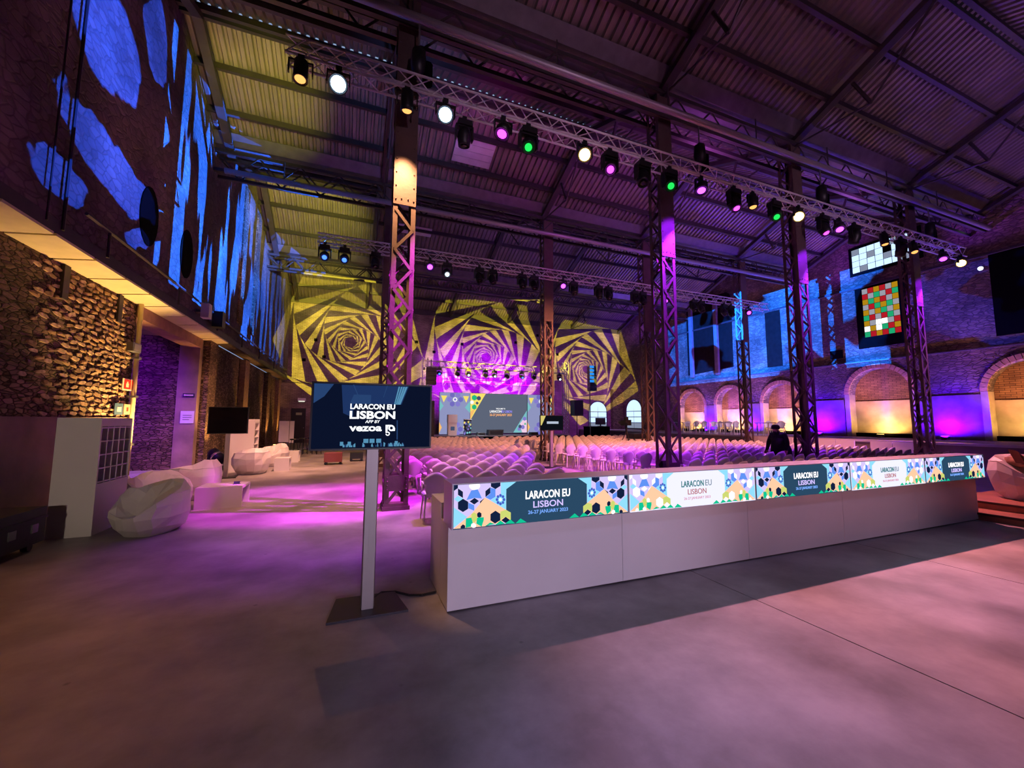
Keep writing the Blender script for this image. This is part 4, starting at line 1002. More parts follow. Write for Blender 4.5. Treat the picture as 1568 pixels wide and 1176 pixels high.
for k in range(26):
    a = rs.uniform(PI*.95, PI*2.05); zc = rs.uniform(.1, 1.0); r = .283+.0004*k
    m.add([(r*math.cos(a+.28*math.cos(2*PI*q/6)), r*math.sin(a+.28*math.cos(2*PI*q/6)), zc+.08*math.sin(2*PI*q/6)) for q in range(6)], [(0, 1, 2, 3, 4, 5)], k % 4)
m.build('pattern_print', [SLV, SY, STE, SN], t)
for i, (x, sz, lab) in enumerate(((9.55, 1.0, 'large black wedge monitor on the stage front'), (8.5, .5, 'small black wedge monitor left of the large one on stage'), (12.6, .5, 'small black wedge monitor at right of the stage'))):
    t = tag(empty('stage_monitor', (x, 27.3, .56)), lab, 'speaker', 'wedge monitors on stage')
    MB().prism([(-.55*sz, -.3, 0), (-.55*sz, .25, 0), (-.5*sz, .25, .4*sz), (-.45*sz, -.15, .4*sz)], (1.1*sz, 0, 0)).build('cabinet', BLACK, t)
    MB().bb(-.4*sz, .5*sz, -.27, -.25, .05*sz, .32*sz).build('grille', mat('speaker_grille', (26, 26, 28), .7), t)
t = tag(empty('line_array_speaker', (5.0, 27.6, 4.05)), 'black speaker array hanging at the left stage tower', 'speaker')
for k in range(4): MB().prism([(-.35, -.2, k*.3), (.35, -.2, k*.3), (.3, .3, k*.3), (-.3, .3, k*.3)], (0, 0, .28)).build('array_cabinet', BLACK, t)
MB().cyl((0, 0, 1.2), (0, 0, 1.75), .03, 6).build('hanger', BLACK, t)
t = tag(empty('line_array_speaker', (16.85, 26.0, 0)), 'black speaker array on a mast right of the stage with blue glints', 'speaker')
MB().cyl((0, .2, 0), (0, .2, 4.0), .04, 8).build('mast', GREY, t); MB().cyl((0, .2, 3.9), (0, .2, 5.9), .03, 8).build('mast_top', GREY, t)
for k in range(6): MB().prism([(-.3, -.3, 3.85+k*.32), (.3, -.3, 3.85+k*.32), (.25, .15, 3.85+k*.32), (-.25, .15, 3.85+k*.32)], (0, 0, .3)).build('array_cabinet', BLACK, t)
for k in range(5): MB().bb(-.31, .06, -.315, -.3, 4.5+k*.27, 4.68+k*.27).build('glint_strip', em('blue_glint_glow', (40, 140, 240), 1.1), t)  # glowing strips put in for the blue light falling on the array
t = tag(empty('subwoofer_stack', (4.55, 27.0, 0)), 'stack of dark grey loudspeaker boxes left of the stage', 'speaker')
for k, (z0, z1) in enumerate(((0, .95), (.97, 1.7), (1.72, 2.9))): MB().bb(-.35, .55, -.35, .35, z0, z1).build('speaker_box', mat('speaker_box', (34, 38, 46), .6), t)
t = tag(empty('black_pa_speaker', (16.35, 27.3, 0)), 'black loudspeaker on a stand right of the stage panels', 'speaker')
MB().cyl((0, 0, 0), (0, 0, 2.0), .03, 8).build('pole', BLACK, t); MB().bb(-.4, .4, -.3, .3, 2.0, 3.2).build('cabinet', BLACK, t)
for k in range(3): MB().cyl((0, 0, .6), (.5*math.cos(k*2.1), .5*math.sin(k*2.1), .0), .02, 6).build('leg', BLACK, t)
t = tag(empty('control_desk', (17.95, 27.0, 0)), 'black draped control desk below the back arched window', 'desk')
MB().bb(-.95, .95, -.4, .4, 0, 1.15).build('drape', BLACKM, t); MB().bb(-1.0, 1.0, -.45, .45, 1.15, 1.2).build('desk_top', BLACK, t)
t2 = tag(empty('desk_monitor', (18.3, 27.0, 1.2)), 'black monitor standing on the control desk', 'monitor')
MB().bb(-.45, .45, -.03, .03, .12, .65).build('screen_housing', BLACK, t2); MB().bb(-.05, .05, -.03, .03, 0, .15).build('neck', BLACK, t2); MB().bb(-.2, .2, -.12, .12, 0, .02).build('foot', BLACK, t2)
# spots on the stage wall and the pillar
spot('stage_wall_magenta_a', (7.5, 28.3, 5.2), (8.0, 32, 5.2), (.36, .0, 1), 4600, 105, .8)
spot('stage_wall_magenta_b', (12.7, 28.3, 5.2), (12.3, 32, 5.2), (.36, .0, 1), 4600, 105, .8)
spot('pillar_magenta', (23.0, 30.8, .25), (23.3, 31.6, 3.0), (.8, .0, 1), 900, 80, .8)
spot('back_wall_violet', (19.5, 24.0, 6.5), (19.5, 32, 3.5), (.5, .08, .9), 3800, 84, 1.0)
spot('back_wall_fill', (1.5, 22.0, 7.0), (1.5, 32, 5.5), (.75, .3, .55), 2200, 84, 1.0)  # unseen fill added for the wall's ambient purple-brown
spot('stage_front_fill', (9.7, 24.5, 6.8), (9.0, 28.4, 1.0), (.8, .86, 1), 1500, 60, .9)  # unseen fill added to lighten the lectern's unlit front
# camera on tripod amid the seats
t = tag(empty('video_camera_tripod', (12.0, 15.6, 0)), 'black video camera on a tripod among the seats near centre', 'camera')
for k in range(3): MB().cyl((0, 0, 1.15), (.5*math.cos(k*2.094+.5), .5*math.sin(k*2.094+.5), .0), .022, 6, r2=.016).build('leg', BLACK, t)
MB().cyl((0, 0, 1.1), (0, 0, 1.4), .05, 8).build('head', BLACK, t); MB().bb(-.1, .1, -.25, .3, 1.4, 1.66).cyl((0, .3, 1.53), (0, .52, 1.53), .08, 10).build('camera_body', BLACK, t); MB().bb(-.24, -.1, -.3, -.15, 1.55, 1.78).build('viewfinder', BLACK, t)
MB().bb(-.2, .2, -.15, .15, .25, .6).build('battery_bag', mat('bag_brown', (40, 26, 26), .8), t)
t = tag(empty('camera_desk', (13.1, 16.1, 0)), 'dark equipment case on a stand beside the camera tripod', 'case')
MB().bb(-.5, .5, -.3, .3, .75, 1.0).build('case', BLACK, t)
for sx in (-1, 1): MB().bar((sx*.45, -.2, 0), (-sx*.45, -.2, .75), .04, .03, (0, 1, 0)).bar((sx*.45, .2, 0), (-sx*.45, .2, .75), .04, .03, (0, 1, 0)).build('crossed_leg', BLACK, t)

# ================================================================== SEATING
def shell_back():
    m = MB(); NU, NV = 8, 6; front = []; back = []
    for j in range(NV+1):
        v = j/NV; zz = .40+.37*v
        hw = (.125+.065*min(1, v/.7))*(1.0 if v < .72 else math.sqrt(max(.0, 1-((v-.72)/.30)**2*.80)))
        for i in range(NU+1):
            u = -1+2*i/NU
            y = -.19-.07*v+.06*u*u
            top = .02*(1-u*u)*v-.05*(abs(u)**3)*max(0, v-.6)
            front.append(V(u*hw, y, zz+top)); back.append(V(u*hw, y-.014, zz+top))
    n = (NU+1)*(NV+1); vs = front+back; fs = []
    for j in range(NV):
        for i in range(NU):
            a = j*(NU+1)+i; q = (a, a+1, a+NU+2, a+NU+1); fs.append(q[::-1]); fs.append(tuple(k+n for k in q))
    rim = [i for i in range(NU+1)]+[j*(NU+1)+NU for j in range(1, NV+1)]+[NV*(NU+1)+i for i in range(NU-1, -1, -1)]+[j*(NU+1) for j in range(NV-1, 0, -1)]
    for a, c in zip(rim, rim[1:]+rim[:1]): fs.append((a, c, c+n, a+n))
    return m.add(vs, fs)
def chair_seat():
    m = MB(); pts = []
    for k in range(16):
        t = 2*PI*k/16; c, s_ = math.cos(t), math.sin(t); q = max(abs(c), abs(s_))**.6
        pts.append((c/q*.195, s_/q*.21, .425))
    m.prism(pts, (0, 0, .022)); m.bb(-.14, .14, -.2, -.17, .40, .46)
    return m
def chair_leg(sx, sy): return MB().cyl((sx*.14, sy*.15, .43), (sx*.175, sy*.205, 0), .017, 7, r2=.011)
def chair_arm(sx): return MB().bar((sx*.17, -.2, .60), (sx*.185, .06, .62), .03, .014, (0, 0, 1)).cyl((sx*.185, .05, .615), (sx*.175, .12, .43), .012, 6)
CM_back = shell_back().mesh('backrest', WHITEP, True); CM_seat = chair_seat().mesh('seat', WHITEP)
CM_leg = {(a, c): chair_leg(a, c).mesh('leg', WHITEP, True) for a in (-1, 1) for c in (-1, 1)}
CM_arm = {a: chair_arm(a).mesh('armrest', WHITEP) for a in (-1, 1)}
whole = MB(); low = MB()
for part in (shell_back(), chair_seat(), *[chair_leg(a, c) for a in (-1, 1) for c in (-1, 1)], chair_arm(-1), chair_arm(1)): whole.add(part.v, part.f)
CM_whole = whole.mesh('chair_mesh', WHITEP)
def chair(x, y, rz, label, group, z=0.0, parts=True):
    if parts:
        t = empty('plastic_chair', (x, y, z), rz); link('backrest', CM_back, t); link('seat', CM_seat, t)
        for k in CM_leg: link('leg', CM_leg[k], t)
        for k in CM_arm: link('armrest', CM_arm[k], t)
    else: t = link('plastic_chair', CM_whole, None, (x, y, z), (0, 0, rz))
    return tag(t, label, 'chair', group)
PERSON = (11.85, 8.2)
seats = []
for r_ in range(19):
    y = 6.62+r_*.78
    lim = min(6.2, 3.75+max(0, y-8.2)*.4)
    xs = []; x = 1.27
    while x < lim: xs.append(x); x += .425
    for k, x in enumerate(xs): seats.append(('left', r_, k, x, y))
    xs = []; x = 7.15
    while x < (16.6 if r_ > 1 else 15.6): xs.append(x); x += .44
    for k, x in enumerate(xs): seats.append(('right', r_, k, x, y-.35 if r_ == 0 else y-.3))
ok = []
for s_ in seats:
    _, _, _, x, y = s_
    if any(abs(x-cx) < .48 and abs(y-cy) < .52 for cx, cy in COLS_A+COLS_B): continue
    if math.hypot(x-PERSON[0], y-PERSON[1]) < .55 or math.hypot(x-12.0, y-15.6) < .7 or math.hypot(x-13.1, y-16.1) < .95 or math.hypot(x-6.47, y-12.5) < .5: continue
    ok.append(s_)
ok.sort(key=lambda s_: depth((s_[3], s_[4], .6)))
rest = MB()
for n_, (blk, r_, k, x, y) in enumerate(ok):
    jx, jr = random.uniform(-.015, .015), random.uniform(-.05, .05)
    if n_ < 290:
        chair(x+jx, y, jr, 'white plastic chair, %s from left in the %s row of the %s block' % (ORD[k+1], ORD[r_+1], blk), 'white chairs in rows facing the stage', parts=n_ < 120)
    else:
        c, s1 = math.cos(jr), math.sin(jr)
        rest.add([(x+jx+p[0]*c-p[1]*s1, y+p[0]*s1+p[1]*c, p[2]) for p in whole.v], whole.f)
o = rest.build('distant_chair_rows', WHITEP); o['kind'] = 'stuff'; tag(o, 'distant rows of white plastic chairs close to the stage', 'chairs')
TY = [20.9, 20.3, 19.5, 18.9, 18.35, 17.8, 17.2, 16.6, 15.2, 14.6]
for i, y in enumerate(TY): chair(21.0+.15*(i % 2), y, PI*.62, 'white chair on the raised terrace, %s counting towards the camera' % ORD[i+1], 'chairs on the terrace', .85, False)
for i, y in enumerate((20.6, 18.6, 16.9, 14.9)):
    t = tag(empty('terrace_table', (20.2, y, .85)), 'white table on the terrace before the arches, %s from the far end' % ORD[i+1], 'table', 'white tables on the terrace')
    MB().bb(-.3, .3, -.55, .55, .66, .70).build('table_top', WHITE, t)
    for sx in (-1, 1):
        for sy in (-1, 1): MB().bb(sx*.26-.02, sx*.26+.02, sy*.5-.02, sy*.5+.02, 0, .66).build('leg', WHITE, t)
for i, (y0, y1) in enumerate(((14.45, 15.3), (13.6, 14.43), (12.75, 13.58), (10.95, 11.65), (10.25, 10.93), (9.0, 9.7), (8.3, 8.98))):
    if i == 4: pass
    tag(MB().prism([(19.2, y0, 0), (19.2, y1, 0), (19.24, y1, .84), (19.24, y0, .84)], (.06, 0, 0)).build('white_panel', WHITE), 'white board leaning at the terrace edge, %s from the far end' % ORD[i+1], 'panel', 'white boards along the terrace')

# ================================================================== LOUNGE ON THE LEFT
def beanbag(x, y, s, rz, label, z=0.0, seed=0, group='white beanbag armchairs', sy=1.0):
    rs = random.Random(seed); NU, NV = 15, 9
    vs = []; ph = [rs.uniform(0, 6.28) for _ in range(6)]
    for j in range(NV+1):
        th = PI*j/NV
        for i in range(NU):
            a = 2*PI*i/NU; c, s_ = math.cos(a), math.sin(a)
            rr = math.sin(th)**.75; zz = -math.cos(th)
            k = 1+.05*abs(math.cos(2.5*a+ph[0]))+.05*math.cos(3*a+ph[1])
            X, Y_, Z = c*rr*k*.5, s_*rr*k*.5, zz
            Zh = (Z+.72)/1.72
            h_ = max(0, Zh)*.90
            # seat scoop towards +Y (local front), high folded back on -Y, arms on the sides
            if Z > -.1:
                f = max(0, (Z+.1)/1.1)
                front = max(0, Y_*2+.6)
                side = abs(X)*2
                h_ -= f*.62*max(0, 1-side**2.2)*min(1.0, front)
                h_ += f*.10*(abs(X)*2)**2*(1 if Y_ < .2 else .4)
                Y_ -= f*.06
            else: X *= 1+.12*(Z+.1); Y_ *= 1+.12*(Z+.1)
            jt = .022 if 0 < j < NV else 0
            vs.append((X*s+rs.uniform(-jt, jt), Y_*s*sy+rs.uniform(-jt, jt), max(0, h_+(rs.uniform(-jt, jt) if h_ > .1 else 0))*s))
    fs = [(j*NU+i, j*NU+(i+1) % NU, (j+1)*NU+(i+1) % NU, (j+1)*NU+i) for j in range(NV) for i in range(NU)]
    t = tag(empty('beanbag_chair', (x, y, z), rz), label, 'beanbag', group)
    m = MB().add(vs, fs); body = m.build('body', BEAN, t)
    pts = [vs[(NV//2+2)*NU+i] for i in range(NU)]
    m = MB()
    for a, c in zip(pts, pts[1:]+pts[:1]): m.cyl(V(*a)*1.003, V(*c)*1.003, .007*s, 5, cap=False)
    m.build('seam', BEAN, t)
    return t
beanbag(-2.62, 7.42, .88, 2.6, 'nearest white beanbag armchair beside the pigeonhole cabinet', seed=1)
beanbag(-3.0, 8.75, .88, 3.6, 'white beanbag armchair behind the nearest one, left of low white table', seed=2)
beanbag(-3.0, 10.2, .98, 1.2, 'white beanbag armchair with big round side behind the low white table', seed=3)
beanbag(-3.95, 9.2, .75, 2.5, 'white beanbag partly hidden behind the pigeonhole cabinet', seed=4)
beanbag(-2.72, 14.25, .98, .4, 'round white beanbag below the switched-off display', seed=5)
beanbag(-2.5, 16.3, .95, 2.4, 'white beanbag armchair furthest back in the left lounge', seed=6)
beanbag(11.25, 3.3, .98, 2.6, 'pinkish-lit white beanbag on the wooden steps at right edge', z=.24, seed=7)
def low_table(x, y, w, d, hh, label, rz=0):
    t = tag(empty('low_white_table', (x, y, 0), rz), label, 'table', 'low white U-shaped tables')
    MB().bb(-w/2, w/2, -d/2, d/2, hh-.045, hh).build('table_top', WHITE, t)
    MB().bb(-w/2, w/2, -d/2, -d/2+.04, 0, hh-.045).build('side_panel', WHITE, t)
    MB().bb(-w/2, w/2, d/2-.04, d/2, 0, hh-.045).build('side_panel', WHITE, t)
    return t
low_table(-2.18, 9.18, .72, .62, .38, 'low white table with a small card on top among near beanbags')
low_table(-1.98, 14.85, .42, .5, .40, 'small white cube table beside the round far beanbag')
low_table(-2.05, 17.6, .5, .5, .42, 'small white table beside the furthest lounge beanbag')
t = tag(empty('table_card', (-1.98, 9.2, .38)), 'small dark card holder lying on the low white table', 'card')
MB().prism([(-.05, -.03, 0), (.05, -.03, 0), (.05, .0, .05), (-.05, .0, .05)], (0, .006, 0)).build('card', mat('card_dark', (50, 44, 90), .4), t); MB().bb(-.06, .06, -.035, .02, 0, .006).build('foot', BLACK, t)
# pigeonhole cabinets
def pigeon(x0, y0, w, L, hh, label, cols, rows_, zc0, zc1):
    t = tag(empty('pigeonhole_cabinet', (x0, y0, 0)), label, 'cabinet', 'white pigeonhole cabinets')
    MB().bb(-w, -.2, 0, L, 0, hh).bb(-.2, 0, 0, L, 0, zc0-.02).bb(-.2, 0, 0, L, zc1+.02, hh).bb(-.2, 0, 0, .03, zc0-.02, zc1+.02).bb(-.2, 0, L-.03, L, zc0-.02, zc1+.02).build('body', WHITE, t)
    cw = (L-.06)/cols; ch = (zc1-zc0)/rows_
    for k in range(1, cols): MB().bb(-.2, -.003, .03+k*cw-.008, .03+k*cw+.008, zc0-.02, zc1+.02).build('divider', WHITE, t)
    for k in range(0, rows_+1): MB().bb(-.2, -.002, .03, L-.03, zc0+k*ch-.008, zc0+k*ch+.008).build('shelf', WHITE, t)
    return t
pigeon(-3.26, 7.42, .47, .86, 1.62, 'tall white pigeonhole cabinet at left beside the black flight case', 5, 4, .72, 1.48)
pigeon(-2.85, 15.05, .7, .7, 1.62, 'white cabinet with open shelves behind the switched-off display', 1, 5, .35, 1.5)
t = tag(empty('flight_case', (-3.95, 6.35, 0)), 'black flight case on wheels at the left edge', 'case')
MB().bb(-.6, .45, -.55, .6, .1, .52).build('body', BLACK, t); MB().bb(-.61, .46, -.56, .61, .38, .41).build('seam_strip', mat('case_edge', (40, 40, 44), .3, .6), t)
for sx in (-.5, .35):
    for sy in (-.45, .5): MB().cyl((sx-.03, sy, .05), (sx+.03, sy, .05), .05, 10).build('wheel', BLACK, t)
for sy in (-.3, .05, .4): MB().bb(.45, .465, sy-.05, sy+.05, .24, .34).build('latch', mat('latch_steel', (150, 150, 160), .25, .8), t)
# floor lamps by the pilasters
def floor_mover(x, y, label, aim):
    t = tag(empty('floor_moving_lamp', (x, y, 0)), label, 'lamp')
    MB().bb(-.2, .2, -.18, .18, 0, .12).build('base', BLACK, t); MB().bb(-.24, -.2, -.07, .07, .1, .5).bb(.2, .24, -.07, .07, .1, .5).build('yoke', BLACK, t)
    hd = MB().lathe([(.06, .28), (.17, .24), (.19, .02), (.17, -.2), (.15, -.28)], 16).build('head', BLACK, t, True, (0, 0, .42))
    hd.rotation_euler = (Vector(aim)).to_track_quat('-Z', 'Y').to_euler()
    MB().lathe([(.192, .06), (.195, .02), (.192, -.02)], 16).build('head_ring', mat('chrome_ring', (200, 190, 160), .2, .8), hd, True)
    return t
floor_mover(-3.95, 15.6, 'round black moving lamp on the floor before the lit pilaster', (-.6, .6, .5))
def uplight(x, y, label, m_, z=0.0, aim=(-.3, 0, 1), group='floor uplights'):
    t = tag(empty('floor_uplight', (x, y, z)), label, 'lamp', group)
    MB().bb(-.14, .14, -.08, .08, 0, .05).build('base', BLACK, t)
    hd = MB().bb(-.06, .06, -.13, .13, .06, .16).build('housing', BLACK, t); MB().bb(-.05, .05, -.12, .12, .16, .166).build('lens', m_, hd)
    return t
UW = em('uplight_warm', (255, 210, 130), 6); UV = em('uplight_violet', (180, 80, 255), 5)
uplight(-4.12, 16.3, 'glowing warm uplight at foot of the nearest lit pilaster', UW)
for i, y in enumerate((21.9, 27.2, 30.8)): uplight(-4.12, y, 'warm uplight at foot of left pilaster, %s towards the back' % ORD[i+2], UW)
uplight(-4.05, 11.95, 'warm uplight lighting the rubble wall by the purple doorway', UW)
for i, (yc, r, zs) in enumerate(AR):
    uplight(XR-.1, yc, 'warm uplight in the arched niche, %s from camera end' % ORD[5-i], UW, .85)
    spot('arch_uplight', (XR-.15, yc-.1, 1.0), (XR+.5, yc+.1, 2.7), (1, .60, .17), 420, 172, .5)
    spot('arch_face_uplight', (XR-.9, yc+.2, .95), (XR+.1, yc, 3.6), (1, .40, .2), 520, 100, .8)
for i, y in enumerate((9.15, 14.1, 18.2, 21.55)):
    uplight(XR-.5, y, 'violet uplight against the right wall, %s from camera end' % ORD[i+1], UV, .85)
    spot('wall_violet_uplight', (XR-.6, y, 1.0), (XR+.1, y, 3.2), (.06, .0, 1), (2600, 2800, 1700, 1700)[i], 168, .7)
    spot('wall_magenta_core', (XR-.4, y, 1.0), (XR+.1, y, 1.9), (.7, .02, 1), 60, 50, .8)
# flip chart, stools and clutter near the back door
t = tag(empty('poster_board', (-2.95, 22.0, 0)), 'blank white poster board standing near the back left door', 'board')
MB().bb(-.22, .2, -.02, .02, .55, 1.55).build('board', WHITE, t); MB().cyl((-.18, 0, 0), (-.18, 0, .6), .02, 6).cyl((.16, 0, 0), (.16, 0, .6), .02, 6).build('leg', GREY, t)
MB().bb(.21, .4, .1, .14, .5, 1.55).build('side_board', WHITE, t)
def stool(x, y, label):
    t = tag(empty('bar_stool', (x, y, 0)), label, 'stool', 'dark stools near the back door')
    MB().lathe([(.16, .70), (.18, .72), (.17, .76)], 12).build('seat', BLACK, t)
    for k in range(4): MB().cyl((.1*math.cos(k*PI/2), .1*math.sin(k*PI/2), .7), (.2*math.cos(k*PI/2), .2*math.sin(k*PI/2), 0), .014, 6).build('leg', BLACK, t)
    MB().lathe([(.165, .25), (.165, .27)], 12).build('foot_ring', GREY, t)
for i, (x, y) in enumerate(((-2.35, 20.6), (-2.05, 21.3), (-1.75, 22.0), (-1.45, 21.2))): stool(x, y, 'dark bar stool near the back door, %s from left' % ORD[i+1])
t = tag(empty('potted_shrub', (-3.75, 18.6, 0)), 'dark bushy plant in pot beside the white shelf cabinet', 'plant')
MB().lathe([(.18, 0), (.24, .4), (.22, .4)], 12).build('pot', BLACK, t)
m = MB(); rs = random.Random(2)
for k in range(120):
    a, e, r = rs.uniform(0, 6.28), rs.uniform(-.3, 1.4), rs.uniform(.15, .38)
    p = V(r*math.cos(a)*math.cos(e), r*math.sin(a)*math.cos(e), .75+r*math.sin(e)); d = V(rs.uniform(-1, 1), rs.uniform(-1, 1), rs.uniform(-.4, 1)).normalized()*.11; n_ = d.orthogonal().normalized()*.035
    m.add([p-d, p+n_, p+d, p-n_], [(0, 1, 2, 3)])
o = m.build('foliage', mat('dark_leaf', (34, 30, 22), .6), t); o['kind'] = 'stuff'
MB().cyl((0, 0, .38), (0, 0, .8), .03, 6).build('stem', BLACK, t)
for i, (x, y, s_) in enumerate(((-.55, 16.2, 1.0), (.25, 17.2, .8))):
    t = tag(empty('wheeled_crate', (x, y, 0)), ('reddish wheeled crate' if i == 0 else 'dark low trolley')+' on the floor behind the lettered display', 'crate')
    MB().bb(-.3*s_, .3*s_, -.25, .25, .1, .42*s_).build('body', mat('crate_red', (120, 60, 66), .6) if i == 0 else BLACK, t)
    for sx in (-.24, .24): MB().cyl((sx*s_, -.2, .05), (sx*s_, .2, .05), .05, 10).build('wheel', BLACK, t)
# wall fittings by the purple doorway
t = tag(empty('fire_hose_sign', (XL+.07, 11.72, 2.38)), 'red and white fire equipment sign on the rubble wall', 'sign')
MB().bb(0, .015, -.33, .3, -.13, .13).build('board', mat('sign_white', (226, 214, 190), .5), t); MB().bb(.015, .02, -.27, .02, -.10, .11).bb(.015, .02, .06, .26, -.10, .11).build('red_field', mat('sign_red', (206, 44, 34), .5), t)
MB().bb(.02, .024, -.2, -.08, -.06, .03).bb(.02, .024, -.17, -.11, .03, .07).bb(.02, .024, .10, .22, -.06, -.02).bb(.02, .024, .13, .19, .0, .07).build('pictogram', MATS['sign_white'], t)
t = tag(empty('wall_sign', (XL+.07, 11.33, 1.83)), 'small blue sign on rubble wall above pigeonhole cabinet', 'sign')
MB().bb(0, .015, -.17, .17, -.13, .12).build('board', mat('sign_blue', (70, 100, 130), .5), t); MB().bb(.015, .02, -.07, .09, -.06, .04).build('symbol', MATS['sign_white'], t)
t = tag(empty('wall_sign', (XL+.07, 11.68, 1.83)), 'small pale red sign next to the blue one on rubble wall', 'sign')
MB().bb(0, .015, -.14, .14, -.12, .11).build('board', mat('sign_pale', (216, 170, 140), .5), t); MB().bb(.015, .02, -.03, .04, -.05, .04).build('symbol', MATS['sign_red'], t)
t = tag(empty('junction_box', (XL+.06, 11.66, 3.24)), 'grey electrical box high on rubble wall by the doorway', 'box')
MB().bb(0, .12, -.2, .18, -.1, .1).build('body', GREY, t); MB().bb(.12, .13, -.16, .14, -.07, .07).build('cover', ALUP, t)
t = tag(empty('drain_pipe', (XL+.1, 11.86, 0)), 'pale vertical pipe at the left edge of the purple doorway', 'pipe')
MB().cyl((0, 0, 0), (0, 0, 4.3), .05, 10).build('pipe', mat('pipe_cream', (206, 190, 150), .5), t, True)
for zz in (1.0, 2.1, 3.0): MB().bb(-.1, .07, -.07, .07, zz, zz+.05).build('pipe_clip', GREY, t)
t = tag(empty('wall_notice', (-4.98, 16.17, 1.68)), 'white paper notice on the jamb of the purple doorway', 'notice')
MB().bb(-.18, .18, -.012, 0, -.2, .2).build('paper', WHITE, t); MB().bb(-.12, .12, -.015, -.012, .05, .07).bb(-.12, .12, -.015, -.012, -.02, 0).bb(-.12, .06, -.015, -.012, -.09, -.07).build('printed_lines', GREY, t)
t = tag(empty('direction_sign', (-4.98, 16.17, 2.4)), 'narrow dark direction sign above the white paper notice', 'sign')
MB().bb(-.16, .16, -.012, 0, -.06, .06).build('board', mat('sign_dark', (40, 44, 44), .5), t); MB().bb(-.1, .12, -.015, -.012, -.015, .015).prism([(-.14, -.015, 0), (-.1, -.015, .035), (-.1, -.015, -.035)], (0, .003, 0)).build('arrow', MATS['sign_white'], t)
t = tag(empty('ticket_machine', (-7.25, 15.2, 0)), 'dark machine with violet screen inside the purple recess', 'machine')
MB().bb(-.2, .2, -.35, .35, 0, 2.0).build('cabinet', BLACK, t); MB().bb(.2, .21, -.2, .2, 1.3, 1.75).build('screen', em('violet_screen', (110, 60, 220), .8), t); MB().bb(.2, .215, -.17, .17, 1.95, 2.1).build('header', DIRTY, t)
t = tag(empty('recess_lamp_box', (-6.6, 14.4, 3.55)), 'pale box lamp hanging in the purple recess', 'lamp')
MB().bb(-.1, .1, -.25, .25, -.12, .12).build('housing', WHITE, t); MB().bb(-.02, .02, -.02, .02, .12, .8).build('hanger', GREY, t)
spot('recess_violet', (-5.4, 12.3, 3.9), (-7.4, 14.8, 1.5), (.17, .0, 1), 1700, 110, .8)
t = tag(empty('wall_speaker', (XU+.25, 14.0, 4.75)), 'white wall speaker above the pale soffit', 'speaker')
MB().bb(-.1, .1, -.13, .13, -.2, .22).build('cabinet', WHITE, t); MB().bb(-.25, -.1, -.03, .03, -.03, .03).build('bracket', GREY, t)
t = tag(empty('wall_speaker', (XU+.25, 15.2, 4.75)), 'black wall speaker next to the white one above soffit', 'speaker')
MB().bb(-.14, .14, -.16, .16, -.22, .28).build('cabinet', BLACK, t); MB().bb(-.25, -.14, -.03, .03, -.03, .03).build('bracket', GREY, t)
t = tag(empty('exit_lamp', (-3.3, YB-.08, 3.05)), 'pale emergency lamp on the brick above the dark exit door', 'lamp')
MB().bb(-.25, .25, 0, .08, -.1, .1).build('housing', WHITE, t); MB().bb(-.2, .2, -.01, 0, -.16, -.1).build('lens', em('exit_lens', (230, 230, 210), 1.2), t)
# unseen warm spot added for the brick stripe on the upper left wall
spot('quoin_warm', (-2.6, 17.2, 5.2), (XU, 19.6, 9.0), (1, .62, .42), 260, 46, .8)
# leopard-like throw and lamp on the right edge
t = tag(empty('draped_cushion', (11.75, 3.75, .95)), 'brown and cream draped cushion on the right-hand beanbag', 'cushion')
t.location = (11.45, 3.35, .24+.60)
m = MB(); NU = 18
m.lathe([(.02, -.06), (.28, -.05), (.40, .03), (.34, .12), (.15, .16), (.02, .15)], 18)
m.build('cushion', mat('cushion_cloth', (170, 120, 96), .8, vary=.6, vscale=7), t, True)
m = MB().cyl((-.42, -.12, .02), (.3, -.35, -.05), .08, 10); m.build('rolled_edge', BEAN, t, True)
m = MB().prism([(-.40, -.05, .02), (-.16, .0, .06), (-.26, .02, .17), (-.50, .0, .26)], (.02, .12, .02)); m.build('folded_corner', mat('cushion_brown', (120, 70, 60), .8), t)

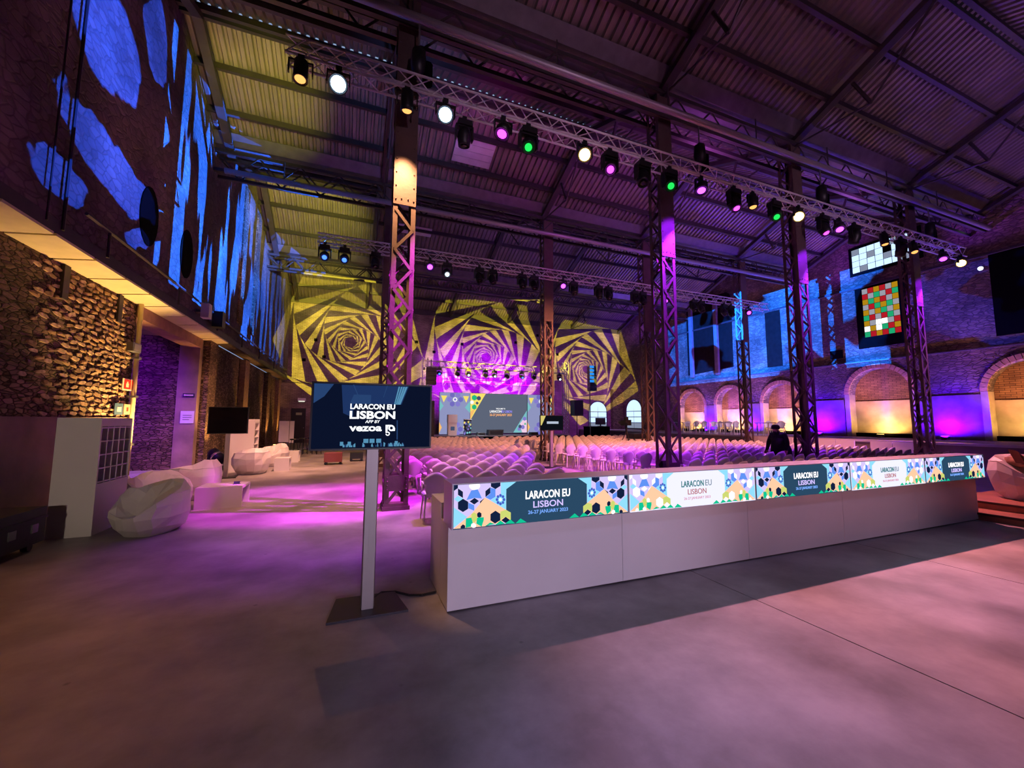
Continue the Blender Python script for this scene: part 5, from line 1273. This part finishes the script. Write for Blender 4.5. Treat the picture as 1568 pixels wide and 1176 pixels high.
# ================================================================== PERSON
def person(x, y, rz, label):
    P = [(0, 0, .84), (-.03, 0, 1.0), (-.09, 0, 1.14), (-.17, 0, 1.24), (-.21, 0, 1.30), (-.25, 0, 1.38), (-.26, 0, 1.45),
         (0, .1, .80), (.01, .11, .44), (.03, .11, .08), (-.13, .12, .04), (0, -.1, .80), (-.05, -.11, .44), (-.03, -.11, .08), (-.19, -.12, .04),
         (-.13, .18, 1.20), (-.2, .24, .97), (-.36, .2, .80), (-.42, .2, .75), (-.12, -.18, 1.20), (-.14, -.25, .96), (-.2, -.22, .73), (-.22, -.22, .66),
         (-.345, 0, 1.365)]
    R_ = [.19, .185, .185, .13, .065, .095, .085, .13, .085, .06, .045, .13, .085, .06, .045, .085, .065, .045, .035, .085, .065, .045, .035, .018]
    E_ = [(0, 1), (1, 2), (2, 3), (3, 4), (4, 5), (5, 6), (0, 7), (7, 8), (8, 9), (9, 10), (0, 11), (11, 12), (12, 13), (13, 14), (2, 15), (15, 16), (16, 17), (17, 18), (2, 19), (19, 20), (20, 21), (21, 22), (5, 23)]
    def fingers(w, d, sgn):
        for k, (oy, ln) in enumerate(((-.03, .07), (-.01, .08), (.01, .075), (.03, .06))):
            a = V(*P[w])+V(d.x*.03, oy, d.z*.03); c = a+d*ln*.55; e = c+V(d.x*.6, 0, -.9).normalized()*ln*.5
            n0 = len(P); P.extend([tuple(a), tuple(c), tuple(e)]); R_.extend([.011, .0095, .008]); E_.extend([(w, n0), (n0, n0+1), (n0+1, n0+2)])
        a = V(*P[w])+V(0, .035*sgn, -.005); e = a+V(d.x*.03, .02*sgn, -.035); n0 = len(P); P.extend([tuple(a), tuple(e)]); R_.extend([.012, .009]); E_.extend([(w, n0), (n0, n0+1)])
    fingers(18, V(-.75, 0, -.65).normalized(), -1); fingers(22, V(-.3, 0, -.95).normalized(), 1)
    me = bpy.data.meshes.new('body'); me.from_pydata(P, E_, [])
    ob = bpy.data.objects.new('body', me); COL.objects.link(ob)
    sk = ob.modifiers.new('skin', 'SKIN'); sk.use_smooth_shade = True
    for i_, v in enumerate(me.skin_vertices[0].data): v.radius = (R_[i_], R_[i_]); v.use_root = i_ == 0
    ob.modifiers.new('sub', 'SUBSURF').levels = 2
    bpy.context.view_layer.update()
    m2 = bpy.data.meshes.new_from_object(ob.evaluated_get(bpy.context.evaluated_depsgraph_get()))
    bpy.data.objects.remove(ob)
    m2.materials.clear()
    for mm in (mat('black_coat', (20, 16, 20), .85), mat('skin_tone', (150, 104, 84), .55), mat('dark_trousers', (16, 14, 20), .85)): m2.materials.append(mm)
    for p in m2.polygons:
        c = p.center
        p.material_index = 1 if c.z > 1.315 or (c.z < .765 and abs(c.y) > .155 and c.x < -.1) else (2 if c.z < .62 else 0)
    t = tag(empty('person', (x, y, 0), rz), label, 'person')
    link('body', m2, t)
    m = MB().lathe([(.10, -.02), (.115, .03), (.10, .085), (.05, .115), (.01, .12)], 16, 0, (-.245, 0, 1.40)); m.prism([(-.35, -.07, 1.40), (-.42, -.04, 1.385), (-.42, .04, 1.385), (-.35, .07, 1.40)], (0, 0, .012)); m.build('dark_cap', mat('cap_cloth', (26, 20, 20), .9), t, True)
    m = MB().lathe([(.30, .50), (.27, .8), (.225, 1.0), (.23, 1.12)], 18, 0, (0, 0, 0))
    for i_, v in enumerate(m.v): m.v[i_] = (v[0]*.85-.1*max(0, (v[2]-.8)/.3), v[1], v[2])
    m.build('long_coat', MATS['black_coat'], t, True)
    MB().lathe([(.006, 0), (.012, -.006)], 6, 0, (-.338, -.035, 1.39), 'Y').lathe([(.006, 0), (.012, -.006)], 6, 0, (-.338, .035, 1.39), 'Y').build('eyes', BLACK, t)
    return t
person(PERSON[0], PERSON[1], .15, 'person in a long black coat and dark cap bending over the chairs')
